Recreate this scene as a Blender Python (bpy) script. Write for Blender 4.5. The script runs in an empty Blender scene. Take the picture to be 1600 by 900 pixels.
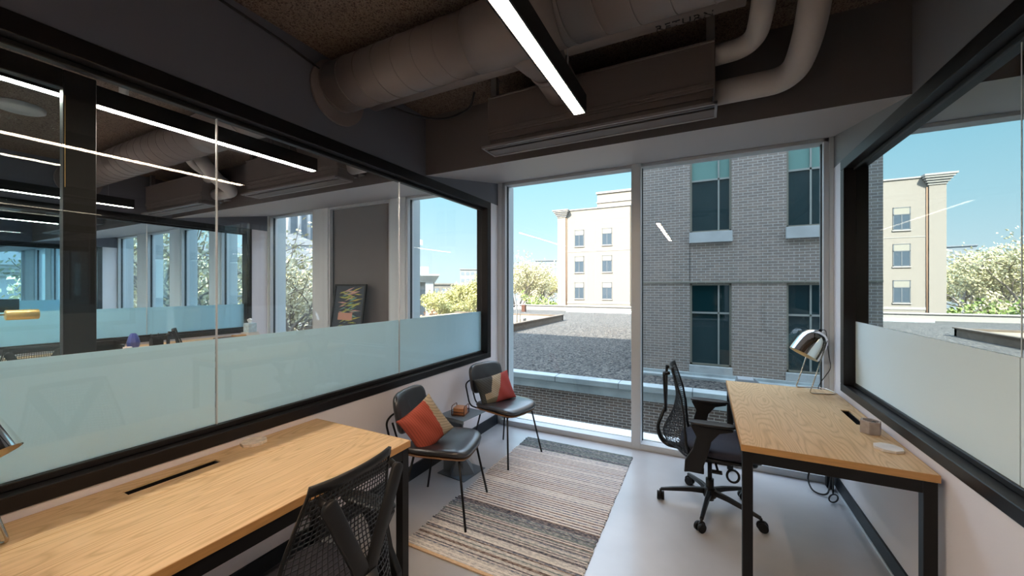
import bpy, bmesh, math, random
from mathutils import Vector, Matrix, Euler
random.seed(7)
R = math.radians
SC = bpy.context.scene
COL = SC.collection

# ------------------------------------------------------------------ materials
MATS = {}
def mat(name, col, rough=0.5, metal=0.0, spec=0.5, noise=None, bump=None, coat=0.0, trans=None):
    """noise=(scale, amount, stretch xyz) varies the base colour; bump=(scale, strength)"""
    m = bpy.data.materials.new(name); m.use_nodes = True
    nt = m.node_tree; b = nt.nodes['Principled BSDF']
    b.inputs['Base Color'].default_value = (*col, 1)
    b.inputs['Roughness'].default_value = rough
    b.inputs['Metallic'].default_value = metal
    b.inputs['Specular IOR Level'].default_value = spec
    b.inputs['Coat Weight'].default_value = coat; b.inputs['Coat Roughness'].default_value = .22
    tc = None
    if noise or bump: tc = nt.nodes.new('ShaderNodeTexCoord')
    if noise:
        sc, amt = noise[0], noise[1]
        st = noise[2] if len(noise) > 2 else (1, 1, 1)
        mp = nt.nodes.new('ShaderNodeMapping'); mp.inputs['Scale'].default_value = st
        nt.links.new(tc.outputs['Object'], mp.inputs[0])
        n = nt.nodes.new('ShaderNodeTexNoise'); n.inputs['Scale'].default_value = sc; n.inputs['Detail'].default_value = 6
        nt.links.new(mp.outputs[0], n.inputs['Vector'])
        r = nt.nodes.new('ShaderNodeValToRGB')
        r.color_ramp.elements[0].position = .3; r.color_ramp.elements[1].position = .7
        r.color_ramp.elements[0].color = (*[max(0, c*(1-amt)) for c in col], 1)
        r.color_ramp.elements[1].color = (*[min(1, c*(1+amt)) for c in col], 1)
        nt.links.new(n.outputs['Fac'], r.inputs[0]); nt.links.new(r.outputs[0], b.inputs['Base Color'])
    if bump:
        n2 = nt.nodes.new('ShaderNodeTexNoise'); n2.inputs['Scale'].default_value = bump[0]; n2.inputs['Detail'].default_value = 4
        nt.links.new(tc.outputs['Object'], n2.inputs['Vector'])
        bp = nt.nodes.new('ShaderNodeBump'); bp.inputs['Strength'].default_value = bump[1]; bp.inputs['Distance'].default_value = .02
        nt.links.new(n2.outputs['Fac'], bp.inputs['Height']); nt.links.new(bp.outputs[0], b.inputs['Normal'])
    MATS[name] = m
    return m

def emit(name, col, s):
    m = bpy.data.materials.new(name); m.use_nodes = True; nt = m.node_tree; nt.nodes.clear()
    e = nt.nodes.new('ShaderNodeEmission'); e.inputs[0].default_value = (*col, 1); e.inputs[1].default_value = s
    o = nt.nodes.new('ShaderNodeOutputMaterial'); nt.links.new(e.outputs[0], o.inputs[0]); return m

def glass(name, tint, f0, rough=0.0, power=5.0, maxf=1.0, gcol=(1, 1, 1)):
    """sheet glass: Schlick mix of a straight-through tint and a mirror reflection"""
    m = bpy.data.materials.new(name); m.use_nodes = True; nt = m.node_tree; nt.nodes.clear()
    lw = nt.nodes.new('ShaderNodeLayerWeight'); lw.inputs[0].default_value = .5
    p = nt.nodes.new('ShaderNodeMath'); p.operation = 'POWER'; p.inputs[1].default_value = power
    nt.links.new(lw.outputs['Facing'], p.inputs[0])
    mr = nt.nodes.new('ShaderNodeMapRange'); mr.inputs['To Min'].default_value = f0; mr.inputs['To Max'].default_value = maxf
    nt.links.new(p.outputs[0], mr.inputs['Value'])
    t = nt.nodes.new('ShaderNodeBsdfTransparent'); t.inputs[0].default_value = (*tint, 1)
    g = nt.nodes.new('ShaderNodeBsdfGlossy'); g.inputs['Roughness'].default_value = rough; g.inputs[0].default_value = (*gcol, 1)
    mx = nt.nodes.new('ShaderNodeMixShader')
    nt.links.new(mr.outputs[0], mx.inputs[0]); nt.links.new(t.outputs[0], mx.inputs[1]); nt.links.new(g.outputs[0], mx.inputs[2])
    o = nt.nodes.new('ShaderNodeOutputMaterial'); nt.links.new(mx.outputs[0], o.inputs[0]); return m

def frosted(name, col, tl, df, gl):
    """white etched film: translucent + diffuse + weak rough gloss"""
    m = bpy.data.materials.new(name); m.use_nodes = True; nt = m.node_tree; nt.nodes.clear()
    a = nt.nodes.new('ShaderNodeBsdfTranslucent'); a.inputs[0].default_value = (*col, 1)
    d = nt.nodes.new('ShaderNodeBsdfDiffuse'); d.inputs[0].default_value = (*col, 1)
    g = nt.nodes.new('ShaderNodeBsdfGlossy'); g.inputs['Roughness'].default_value = .22
    m1 = nt.nodes.new('ShaderNodeMixShader'); m1.inputs[0].default_value = df/(tl+df)
    nt.links.new(a.outputs[0], m1.inputs[1]); nt.links.new(d.outputs[0], m1.inputs[2])
    m2 = nt.nodes.new('ShaderNodeMixShader'); m2.inputs[0].default_value = gl
    nt.links.new(m1.outputs[0], m2.inputs[1]); nt.links.new(g.outputs[0], m2.inputs[2])
    o = nt.nodes.new('ShaderNodeOutputMaterial'); nt.links.new(m2.outputs[0], o.inputs[0]); return m

def wood(name, c1, c2, c3, axis='Y', sc=1.0, rough=.42):
    m = bpy.data.materials.new(name); m.use_nodes = True; nt = m.node_tree; b = nt.nodes['Principled BSDF']
    tc = nt.nodes.new('ShaderNodeTexCoord'); mp = nt.nodes.new('ShaderNodeMapping')
    mp.inputs['Scale'].default_value = (1, .13, 1) if axis == 'Y' else (.17, 1, 1)
    nt.links.new(tc.outputs['Object'], mp.inputs[0])
    n = nt.nodes.new('ShaderNodeTexNoise'); n.inputs['Scale'].default_value = 3.2*sc; n.inputs['Detail'].default_value = 1.5
    nt.links.new(mp.outputs[0], n.inputs['Vector'])
    mu = nt.nodes.new('ShaderNodeMath'); mu.operation = 'MULTIPLY'; mu.inputs[1].default_value = 26
    nt.links.new(n.outputs['Fac'], mu.inputs[0])
    fr = nt.nodes.new('ShaderNodeMath'); fr.operation = 'PINGPONG'; fr.inputs[1].default_value = .5
    nt.links.new(mu.outputs[0], fr.inputs[0])
    r = nt.nodes.new('ShaderNodeValToRGB'); e = r.color_ramp.elements
    e[0].position = 0; e[0].color = (*c2, 1); e[1].position = .22; e[1].color = (*c1, 1)
    x = e.new(.5); x.color = (*c3, 1)
    nt.links.new(fr.outputs[0], r.inputs[0])
    # fine pores along the grain
    mp2 = nt.nodes.new('ShaderNodeMapping'); mp2.inputs['Scale'].default_value = (260, 6, 60) if axis == 'Y' else (6, 260, 60)
    nt.links.new(tc.outputs['Object'], mp2.inputs[0])
    n2 = nt.nodes.new('ShaderNodeTexNoise'); n2.inputs['Scale'].default_value = 1; n2.inputs['Detail'].default_value = 3
    nt.links.new(mp2.outputs[0], n2.inputs['Vector'])
    r2 = nt.nodes.new('ShaderNodeValToRGB'); r2.color_ramp.elements[0].position = .35; r2.color_ramp.elements[1].position = .55
    r2.color_ramp.elements[0].color = (.80, .76, .72, 1); r2.color_ramp.elements[1].color = (1, 1, 1, 1)
    nt.links.new(n2.outputs['Fac'], r2.inputs[0])
    mx = nt.nodes.new('ShaderNodeMix'); mx.data_type = 'RGBA'; mx.blend_type = 'MULTIPLY'; mx.inputs['Factor'].default_value = .6
    nt.links.new(r.outputs[0], mx.inputs['A']); nt.links.new(r2.outputs[0], mx.inputs['B'])
    nt.links.new(mx.outputs['Result'], b.inputs['Base Color']); b.inputs['Roughness'].default_value = rough
    return m

def brick(name, c1, c2, mortar, w=.225, h=.0745, ax='X', bump=.25):
    m = bpy.data.materials.new(name); m.use_nodes = True; nt = m.node_tree; b = nt.nodes['Principled BSDF']
    tc = nt.nodes.new('ShaderNodeTexCoord'); sp = nt.nodes.new('ShaderNodeSeparateXYZ'); cb = nt.nodes.new('ShaderNodeCombineXYZ')
    nt.links.new(tc.outputs['Object'], sp.inputs[0])
    ad = nt.nodes.new('ShaderNodeMath'); ad.operation = 'ADD'
    nt.links.new(sp.outputs['X'], ad.inputs[0]); nt.links.new(sp.outputs['Y'], ad.inputs[1])
    nt.links.new(ad.outputs[0], cb.inputs['X']); nt.links.new(sp.outputs['Z'], cb.inputs['Y'])
    t = nt.nodes.new('ShaderNodeTexBrick'); t.inputs['Scale'].default_value = 1
    t.inputs['Brick Width'].default_value = w; t.inputs['Row Height'].default_value = h
    t.inputs['Mortar Size'].default_value = .0062; t.inputs['Mortar Smooth'].default_value = .15; t.inputs['Bias'].default_value = -.1
    t.inputs['Color1'].default_value = (*c1, 1); t.inputs['Color2'].default_value = (*c2, 1); t.inputs['Mortar'].default_value = (*mortar, 1)
    nt.links.new(cb.outputs[0], t.inputs['Vector'])
    n = nt.nodes.new('ShaderNodeTexNoise'); n.inputs['Scale'].default_value = 9; nt.links.new(tc.outputs['Object'], n.inputs['Vector'])
    r = nt.nodes.new('ShaderNodeValToRGB'); r.color_ramp.elements[0].color = (.82, .82, .82, 1); r.color_ramp.elements[1].color = (1.1, 1.08, 1.05, 1)
    nt.links.new(n.outputs['Fac'], r.inputs[0])
    mx = nt.nodes.new('ShaderNodeMix'); mx.data_type = 'RGBA'; mx.blend_type = 'MULTIPLY'; mx.inputs['Factor'].default_value = 1
    nt.links.new(t.outputs['Color'], mx.inputs['A']); nt.links.new(r.outputs[0], mx.inputs['B'])
    nt.links.new(mx.outputs['Result'], b.inputs['Base Color']); b.inputs['Roughness'].default_value = .85
    bp = nt.nodes.new('ShaderNodeBump'); bp.inputs['Strength'].default_value = bump; bp.inputs['Distance'].default_value = .01; bp.invert = True
    nt.links.new(t.outputs['Fac'], bp.inputs['Height']); nt.links.new(bp.outputs[0], b.inputs['Normal'])
    return m

def speckle(name, cols, scale, rough=.9, bump=.6, dist=.02, tex='VORONOI'):
    m = bpy.data.materials.new(name); m.use_nodes = True; nt = m.node_tree; b = nt.nodes['Principled BSDF']; b.inputs['Specular IOR Level'].default_value = .15
    tc = nt.nodes.new('ShaderNodeTexCoord')
    v = nt.nodes.new('ShaderNodeTexVoronoi'); v.inputs['Scale'].default_value = scale
    nt.links.new(tc.outputs['Object'], v.inputs['Vector'])
    sp = nt.nodes.new('ShaderNodeSeparateColor'); nt.links.new(v.outputs['Color'], sp.inputs[0])
    r = nt.nodes.new('ShaderNodeValToRGB'); r.color_ramp.interpolation = 'CONSTANT' if tex == 'VORONOI' else 'LINEAR'
    e = r.color_ramp.elements
    while len(e) < len(cols): e.new(.5)
    for i, c in enumerate(cols):
        e[i].position = i/len(cols); e[i].color = (*c, 1)
    nt.links.new(sp.outputs[0], r.inputs[0]); nt.links.new(r.outputs[0], b.inputs['Base Color'])
    bp = nt.nodes.new('ShaderNodeBump'); bp.inputs['Strength'].default_value = bump; bp.inputs['Distance'].default_value = dist; bp.invert = True
    nt.links.new(v.outputs['Distance'], bp.inputs['Height']); nt.links.new(bp.outputs[0], b.inputs['Normal'])
    b.inputs['Roughness'].default_value = rough
    return m

W_WHITE = mat('white wall paint', (.82, .78, .81), .55, bump=(60, .03))
W_DARK = mat('charcoal wall paint', (.14, .145, .175), .6)
W_RIGHTUP = mat('grey wall paint', (.22, .22, .23), .6)
M_BEAM = mat('beam paint shaded front', (.14, .125, .125), .6)  # shade on the beam's front face put into its colour
M_SOFFIT = mat('beam paint lit underside', (.44, .42, .43), .6)  # same beam; window light on its underside put into a lighter colour
M_CEIL = speckle('sprayed acoustic ceiling', [(.16, .118, .095), (.19, .145, .118), (.22, .17, .14), (.085, .062, .052), (.18, .135, .11)], 150, .95, .5, .01)
M_FLOOR = mat('polished concrete', (.46, .45, .46), .3, noise=(1.6, .14), bump=(3, .015), spec=.9, coat=.35)
M_BLACK = mat('black powder coat', (.006, .0055, .006), .45, spec=.3)
M_FRAME = mat('black window frame', (.008, .0065, .0075), .42, spec=.35)
M_SILLF = mat('dark bronze frame face', (.045, .030, .028), .35)
M_BLKPLAS = mat('black plastic', (.009, .0085, .009), .42, spec=.35)
M_BASEB = mat('charcoal baseboard', (.015, .018, .024), .5, spec=.3)
M_ALU = mat('light grey aluminium', (.62, .64, .66), .38, .15)
M_ALUW = mat('white window sill', (.80, .82, .84), .35)
M_PILASTER = mat('pale grey column paint', (.72, .77, .80), .6)
M_JAMB = mat('pale blue grey jamb metal', (.50, .57, .60), .4, .2)
M_GASKET = mat('black rubber gasket', (.02, .03, .035), .6)
M_DUCT = mat('painted spiral duct', (.22, .185, .175), .5, .1)
M_UNIT = mat('painted fan coil casing', (.15, .125, .12), .5, .1)
M_LINER = mat('white insulated pipe', (.46, .42, .40), .4)
M_SLOT = mat('diffuser aluminium', (.34, .31, .31), .35, .4)
M_STRUT = mat('galvanised strut', (.30, .31, .32), .4, .6)
M_EMIT = emit('warm white diffuser', (1.0, .77, .56), 56)
M_EMITN = emit('warm white diffuser bright', (1.0, .84, .70), 78)
M_GWIN = glass('window glass', (.985, .998, .995), .022)
M_GPART = glass('partition glass', (.965, .985, .985), .03)
M_GPART2 = glass('teal partition glass', (.88, .975, 1.0), .03)
M_GMIR = glass('coated mirror glass', (.25, .30, .30), .70, maxf=1.0, gcol=(.86, .95, .97))
M_FILM = frosted('frosted film', (.74, .92, 1.0), .60, .40, .05)
M_FILMR = frosted('frosted film dense', (.80, .94, .99), .02, .98, .06)
M_DESK = wood('ash desk top', (.70, .47, .25), (.57, .36, .17), (.74, .505, .28), 'Y', 2.0, .36)
M_DESKEDGE = mat('desk edge band', (.50, .26, .09), .5, noise=(12, .12, (1, 1, 8)))
M_LEATHER = mat('black leather', (.020, .019, .022), .30, bump=(260, .06), coat=.4, spec=.6)
M_SEATFAB = mat('navy black seat fabric', (.03, .03, .045), .9, bump=(500, .2))
M_MESH = mat('black elastomer mesh', (.012, .014, .02), .4, spec=.4)
M_CHROME = mat('mirror chrome', (.86, .86, .84), .06, 1)
M_BRASSIN = mat('pale gold inner reflector', (.72, .62, .42), .3, .7)
M_WIRE = mat('satin nickel wire', (.55, .50, .43), .25, 1)
M_GOLD = mat('brushed brass', (.72, .48, .18), .35, .6)
M_TABLE = mat('slate grey steel', (.11, .14, .17), .42)
M_COPPER = mat('tan leather coasters', (.46, .20, .09), .5)
M_COPPERD = mat('dark brown holder', (.09, .035, .02), .5)
M_CONC = mat('cast concrete', (.36, .32, .31), .8, noise=(30, .15))
M_MARB = mat('pale stone', (.70, .66, .64), .5, noise=(14, .12))
M_BONE = mat('cream patterned stone', (.80, .70, .60), .6, noise=(45, .22))
M_RED = None
M_CORD = mat('black cord', (.01, .01, .012), .5)

# exterior
M_SKYL = None
M_GRAVEL = speckle('roof gravel', [(.12, .11, .097), (.08, .077, .072), (.17, .157, .14), (.03, .03, .033), (.105, .098, .09)], 17, .9, .8, .06)
M_BRICK = brick('grey brown brick', (.25, .205, .175), (.195, .165, .15), (.46, .445, .42))
M_BRICKL = brick('dark brown brick', (.17, .115, .09), (.12, .095, .085), (.60, .55, .50))
M_STONE = mat('weathered limestone', (.36, .40, .40), .8, noise=(1.5, .22))
M_SILL = mat('pale limestone sill', (.38, .40, .40), .8, noise=(3, .1))
M_WFRAME = mat('olive grey window frame', (.21, .20, .16), .5)
M_WMULL = mat('grey green mullion', (.24, .26, .24), .5)
M_CREAM = mat('cream brick', (.235, .205, .172), .85, noise=(6, .05, (1, 1, 6)))
M_CREAMT = mat('pale stone trim', (.29, .27, .245), .8)
M_CREAMD = mat('cream brick shaded side', (.26, .19, .12), .85)  # shade on the side turned from the sun, put into the colour
M_BLIND = mat('ivory blind', (.24, .22, .18), .8)
M_DKFR = mat('dark grey frame', (.10, .11, .12), .5)
M_RUST = mat('rusty downpipe', (.26, .15, .09), .8)
M_TAN = mat('tan roof membrane', (.27, .215, .14), .9, noise=(.6, .06))
M_CURB = mat('weathered brown curb', (.13, .10, .075), .85, noise=(4, .2))
M_WHITE = mat('white stone', (.34, .34, .345), .8, noise=(1.5, .05))
M_BARK = mat('grey brown bark', (.24, .20, .17), .9)
M_LEAFY = [mat('yellow green spring leaves', (.46, .42, .17), .7), mat('pale olive spring leaves', (.47, .43, .25), .7),
           mat('fresh green leaves', (.2, .27, .07), .7), mat('russet buds', (.42, .24, .14), .7), mat('cream blossom leaves', (.54, .49, .33), .7)]
M_GROUND = mat('street ground', (.22, .21, .19), .9, noise=(.2, .2))
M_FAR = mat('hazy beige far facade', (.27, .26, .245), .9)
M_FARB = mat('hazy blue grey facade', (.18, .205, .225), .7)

def dark_window(name, c, f0):
    m = bpy.data.materials.new(name); m.use_nodes = True; b = m.node_tree.nodes['Principled BSDF']
    b.inputs['Base Color'].default_value = (*c, 1); b.inputs['Roughness'].default_value = .03
    b.inputs['Specular IOR Level'].default_value = f0
    return m
M_WGLASS = dark_window('teal dark window glass', (.006, .026, .03), .5)
M_WGLASS2 = dark_window('blue grey window glass', (.06, .08, .10), .8)
M_SKYGLASS = mat('upper panes with painted sky reflection', (.13, .25, .225), .15)  # pale teal stands in for the sky mirrored in these panes

# ------------------------------------------------------------------ mesh builder
class MB:
    def __init__(s): s.v = []; s.f = []; s.m = []; s.sm = []
    def add(s, vs, fs, mi=0, smooth=False, M=None):
        o = len(s.v)
        s.v += [tuple(M @ Vector(v)) if M is not None else tuple(v) for v in vs]
        for f in fs: s.f.append(tuple(o+i for i in f)); s.m.append(mi); s.sm.append(smooth)
        return s
    def box(s, x0, x1, y0, y1, z0, z1, mi=0, M=None):
        x0, x1 = min(x0, x1), max(x0, x1); y0, y1 = min(y0, y1), max(y0, y1); z0, z1 = min(z0, z1), max(z0, z1)
        vs = [(x, y, z) for z in (z0, z1) for y in (y0, y1) for x in (x0, x1)]
        return s.add(vs, [(0, 2, 3, 1), (4, 5, 7, 6), (0, 1, 5, 4), (2, 6, 7, 3), (0, 4, 6, 2), (1, 3, 7, 5)], mi, False, M)
    def bar(s, a, b, w, h, up=(0, 0, 1), mi=0):
        a = Vector(a); b = Vector(b); d = (b-a).normalized(); u = Vector(up)
        sx = d.cross(u)
        if sx.length < 1e-4: sx = d.cross(Vector((1, 0, 0)))
        sx.normalize(); uy = sx.cross(d).normalized()
        vs = []
        for p in (a, b):
            for q in ((-1, -1), (1, -1), (1, 1), (-1, 1)): vs.append(p+sx*q[0]*w/2+uy*q[1]*h/2)
        return s.add(vs, [(3, 2, 1, 0), (4, 5, 6, 7), (0, 1, 5, 4), (1, 2, 6, 5), (2, 3, 7, 6), (3, 0, 4, 7)], mi)
    def prism(s, poly, z0, z1, mi=0, M=None, smooth=False):
        n = len(poly)
        vs = [(x, y, z0) for x, y in poly]+[(x, y, z1) for x, y in poly]
        s.add(vs, [tuple(range(n-1, -1, -1)), tuple(range(n, 2*n))], mi, False, M)
        return s.add(vs, [(i, (i+1) % n, n+(i+1) % n, n+i) for i in range(n)], mi, smooth, M)
    def tube(s, pts, r, n=10, mi=0, closed=False, cap=True, smooth=True):
        pts = [Vector(p) for p in pts]; k = len(pts); rs = r if isinstance(r, (list, tuple)) else [r]*k
        t0 = None; frames = []
        for i in range(k):
            if closed: t = pts[(i+1) % k]-pts[i-1]
            else: t = pts[min(i+1, k-1)]-pts[max(i-1, 0)]
            t.normalize()
            if t0 is None:
                u = t.cross(Vector((0, 0, 1)))
                if u.length < .05: u = t.cross(Vector((1, 0, 0)))
                u.normalize()
            else:
                u = t0.rotation_difference(t) @ u; u = (u-t*u.dot(t)).normalized()
            frames.append((u, t.cross(u))); t0 = t
        vs = []
        for p, (u, w), rr in zip(pts, frames, rs):
            for j in range(n):
                a = 2*math.pi*j/n; vs.append(p+u*math.cos(a)*rr+w*math.sin(a)*rr)
        fs = []
        for i in range(k if closed else k-1):
            i2 = (i+1) % k
            for j in range(n): fs.append((i*n+j, i*n+(j+1) % n, i2*n+(j+1) % n, i2*n+j))
        s.add(vs, fs, mi, smooth)
        if cap and not closed:
            o = len(s.v)-k*n
            s.f.append(tuple(o+j for j in range(n-1, -1, -1))); s.m.append(mi); s.sm.append(False)
            s.f.append(tuple(o+(k-1)*n+j for j in range(n))); s.m.append(mi); s.sm.append(False)
        return s
    def lathe(s, prof, n=24, mi=0, M=None, smooth=True):
        """prof = [(r, z)...] around z"""
        vs = []; fs = []
        for r, z in prof:
            for j in range(n):
                a = 2*math.pi*j/n; vs.append((r*math.cos(a), r*math.sin(a), z))
        for i in range(len(prof)-1):
            for j in range(n): fs.append((i*n+j, i*n+(j+1) % n, (i+1)*n+(j+1) % n, (i+1)*n+j))
        return s.add(vs, fs, mi, smooth, M)
    def grid(s, fn, nu, nv, mi=0, smooth=True):
        vs = [fn(i/nu, j/nv) for j in range(nv+1) for i in range(nu+1)]
        fs = [(j*(nu+1)+i, j*(nu+1)+i+1, (j+1)*(nu+1)+i+1, (j+1)*(nu+1)+i) for j in range(nv) for i in range(nu)]
        return s.add(vs, fs, mi, smooth)
    def build(s, name, mats, parent=None, loc=None, bevel=0, seg=2, recalc=True):
        me = bpy.data.meshes.new(name); me.from_pydata(s.v, [], s.f)
        if not isinstance(mats, (list, tuple)): mats = [mats]
        for m in mats: me.materials.append(m)
        me.polygons.foreach_set('material_index', s.m); me.polygons.foreach_set('use_smooth', s.sm)
        if recalc:
            bm = bmesh.new(); bm.from_mesh(me); bmesh.ops.recalc_face_normals(bm, faces=bm.faces); bm.to_mesh(me); bm.free()
        me.update()
        o = bpy.data.objects.new(name, me); COL.objects.link(o)
        if parent: o.parent = parent
        if loc: o.location = loc
        if bevel:
            b = o.modifiers.new('bevel', 'BEVEL'); b.width = bevel; b.segments = seg; b.limit_method = 'ANGLE'; b.angle_limit = R(40)
        return o

def tag(o, label=None, cat=None, group=None, kind=None):
    if label: o['label'] = label
    if cat: o['category'] = cat
    if group: o['group'] = group
    if kind: o['kind'] = kind
    return o
def thing(name, label, cat, loc=(0, 0, 0), rz=0, group=None):
    o = bpy.data.objects.new(name, None); COL.objects.link(o); o.location = loc; o.rotation_euler = (0, 0, rz); o.empty_display_size = .1
    return tag(o, label, cat, group)
def struct(name, mb, m, parent=None, **k):
    o = mb.build(name, m, parent, **k)
    if parent is None: o['kind'] = 'structure'
    return o
def sempty(name):
    o = bpy.data.objects.new(name, None); COL.objects.link(o); o['kind'] = 'structure'; return o
def dup(root, loc, rz, label=None, group=None):
    r = root.copy(); COL.objects.link(r); r.location = loc; r.rotation_euler = (0, 0, rz)
    if label: r['label'] = label
    if group: r['group'] = group
    for ch in list(root.children):
        c = ch.copy(); COL.objects.link(c); c.parent = r
        for g in list(ch.children):
            d = g.copy(); COL.objects.link(d); d.parent = c
    return r
def arc(pts, rad, n=8):
    """polyline with rounded corners"""
    P = [Vector(p) for p in pts]; out = [P[0]]
    for i in range(1, len(P)-1):
        a = (P[i-1]-P[i]); b = (P[i+1]-P[i]); r = min(rad, a.length*.49, b.length*.49)
        p0 = P[i]+a.normalized()*r; p2 = P[i]+b.normalized()*r
        for k in range(n+1):
            t = k/n; out.append(p0*(1-t)**2+P[i]*2*t*(1-t)+p2*t*t)
    out.append(P[-1]); return out

# ------------------------------------------------------------------ camera, world, sun
cam = bpy.data.objects.new('camera', bpy.data.cameras.new('camera')); COL.objects.link(cam)
cam.location = (0, 0, 1.52); cam.rotation_euler = (R(90), 0, R(26.77))
cam.data.sensor_width = 36; cam.data.lens = 36*595/1600; cam.data.clip_end = 600; cam.data.clip_start = .02
SC.camera = cam
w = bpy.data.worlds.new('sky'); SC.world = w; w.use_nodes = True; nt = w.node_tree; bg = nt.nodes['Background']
tc = nt.nodes.new('ShaderNodeTexCoord'); sp = nt.nodes.new('ShaderNodeSeparateXYZ'); rp = nt.nodes.new('ShaderNodeValToRGB')
nt.links.new(tc.outputs['Generated'], sp.inputs[0]); nt.links.new(sp.outputs['Z'], rp.inputs[0])
e = rp.color_ramp.elements
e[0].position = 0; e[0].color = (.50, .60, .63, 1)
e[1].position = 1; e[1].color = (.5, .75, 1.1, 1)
for p, c in ((.06, (.46, .59, .64)), (.16, (.34, .53, .61)), (.30, (.23, .46, .57)), (.42, (.27, .47, .60)), (.58, (2.3, 2.9, 3.7)), (.86, (2.3, 2.9, 3.7))):  # bright high band, out of view, added to light the rooms
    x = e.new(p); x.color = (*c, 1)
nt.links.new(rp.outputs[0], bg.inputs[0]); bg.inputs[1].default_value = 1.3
sun = bpy.data.objects.new('sun', bpy.data.lights.new('sun', 'SUN')); COL.objects.link(sun)
sun.data.energy = 13; sun.data.angle = R(.6); sun.data.color = (1, .93, .82)
sun.rotation_euler = Vector((.36, .86, -.86)).to_track_quat('-Z', 'Y').to_euler(); sun.location = (-20, -40, 40)
SC.view_settings.view_transform = 'Standard'; SC.view_settings.look = 'None'; SC.view_settings.exposure = .58; SC.view_settings.gamma = 1
SC.view_settings.use_curve_mapping = False
SC.cycles.max_bounces = 10; SC.cycles.transparent_max_bounces = 24; SC.cycles.diffuse_bounces = 5; SC.cycles.glossy_bounces = 6
SC.cycles.caustics_reflective = False; SC.cycles.caustics_refractive = False; SC.cycles.sample_clamp_indirect = 6

# ------------------------------------------------------------------ shell
XL, XR, YB, YW = -2.08, .90, -.45, 3.80
ZC, ZB = 2.945, 2.46
FX0, FX1 = -19.0, 5.3
struct('floor', MB().box(FX0, FX1, YB-1.5, 4.0, -.3, 0), M_FLOOR)
struct('ceiling', MB().box(FX0, FX1, YB-1.5, 3.95, ZC, ZC+.3), M_CEIL)
struct('wall_back', MB().box(FX0, FX1, YB-.15, YB, 0, ZC), W_WHITE)
# sloping soffit beam over the windows
bm_ = MB()
vs = [(FX0, 2.52, ZC), (FX0, 2.52, ZB), (FX0, YW-.02, 2.70), (FX0, YW+.1, 2.70), (FX0, YW+.1, ZC)]
vs2 = [(FX1, y, z) for _, y, z in vs]
bm_.add(vs+vs2, [(0, 1, 2, 3, 4), (9, 8, 7, 6, 5), (2, 3, 8, 7), (3, 4, 9, 8), (4, 0, 5, 9)], 0)
bm_.add(vs+vs2, [(0, 1, 6, 5)], 0); bm_.add(vs+vs2, [(1, 2, 7, 6)], 1)
struct('trim_1', bm_, [M_BEAM, M_SOFFIT])
# upper and lower storeys of this building (they shade the roof outside)
struct('wall_storeys_above', MB().box(-30, 14, -14, 4.05, ZC+.3, 14.2), M_STONE)
struct('wall_storeys_below', MB().box(-30, 14, -14, 4.05, -10, -.3), M_STONE)

def glazed_wall(wname, winname, x, side, y0, y1, gm, film, joints, lowmat, upmat, thick=.12, ystart=YB, yend=YW+.02, zb=.768, zt=2.45, frame_far=True, zfilm=1.268, filmfront=False):
    """partition along Y at x; its room face is at x, its body goes to x+side*thick"""
    xa, xb = x, x+side*thick
    m = MB()
    m.box(xa, xb, ystart, yend, 0, zb, 0)                         # low wall
    m.box(xa, xb, y1, yend, zb, zt, 0)                            # pier at window end
    m.box(xa, xb, ystart, yend, zt, ZC, 1)                        # bulkhead
    if y0 > ystart: m.box(xa, xb, ystart, y0, zb, zt, 0)
    struct(wname, m, [lowmat, upmat])
    w_ = sempty(winname)
    fw = .075; d0 = xa-side*.008; d1 = xb+side*.008
    f = MB()
    f.box(d0, d1, y0, y1, zb, zb+fw-.02, 0); f.box(d0, d1, y0, y1, zt-fw, zt, 0)
    f.box(d0, d1, y1-fw, y1, zb+fw-.02, zt-fw, 0); f.box(d0, d1, y0, y0+fw, zb+fw-.02, zt-fw, 0)
    xg = x+side*thick*.55
    f.box(xg-.02, xg+.02, y0+fw, y1-fw, zb+fw-.02, zb+fw+.006, 0); f.box(xg-.02, xg+.02, y0+fw, y1-fw, zt-fw-.022, zt-fw, 0)
    f.build('window_frame', M_FRAME, w_, bevel=.003, seg=1)
    ys = [y0+fw]+joints+[y1-fw]
    fs_ = side if not filmfront else -side
    for a, b in zip(ys[:-1], ys[1:]):
        MB().box(xg-.005, xg+.005, a+.002, b-.002, zb+fw, zt-fw-.02).build('pane', gm, w_)
        MB().box(xg+fs_*.0062, xg+fs_*.0085, a+.003, b-.003, zb+fw+.004, zfilm).build('frosted_film', film, w_)
    for j in joints:
        MB().box(xg-.006, xg+.006, j-.0022, j+.0022, zb+fw, zt-fw-.02).build('joint', M_ALU, w_)
    return w_
# our left partition, our right partition, the two further partitions
glazed_wall('wall_left', 'window_1', XL, -1, -.30, 3.60, M_GPART, M_FILM, [1.02, 2.28], W_WHITE, W_DARK)
glazed_wall('wall_right', 'window_2', XR, 1, -.30, 3.58, M_GMIR, M_FILMR, [1.93], W_WHITE, W_RIGHTUP, filmfront=True, zfilm=1.283)
glazed_wall('wall_neighbour', 'window_3', -6.40, -1, -.30, 3.53, M_GPART2, M_FILM, [.95, 2.28], W_WHITE, W_DARK, zb=.83)
glazed_wall('wall_far', 'window_4', -12.20, -1, -.30, 3.53, M_GPART2, M_FILM, [1.6], W_WHITE, W_DARK)
# sealed dark room behind the mirror glass
struct('wall_dark_room', MB().box(FX1, FX1+.15, YB-.15, 4.0, 0, ZC), W_DARK)
struct('wall_dark_room_front', MB().box(1.02, FX1, YW, YW+.15, 0, 2.7), W_DARK)
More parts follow.
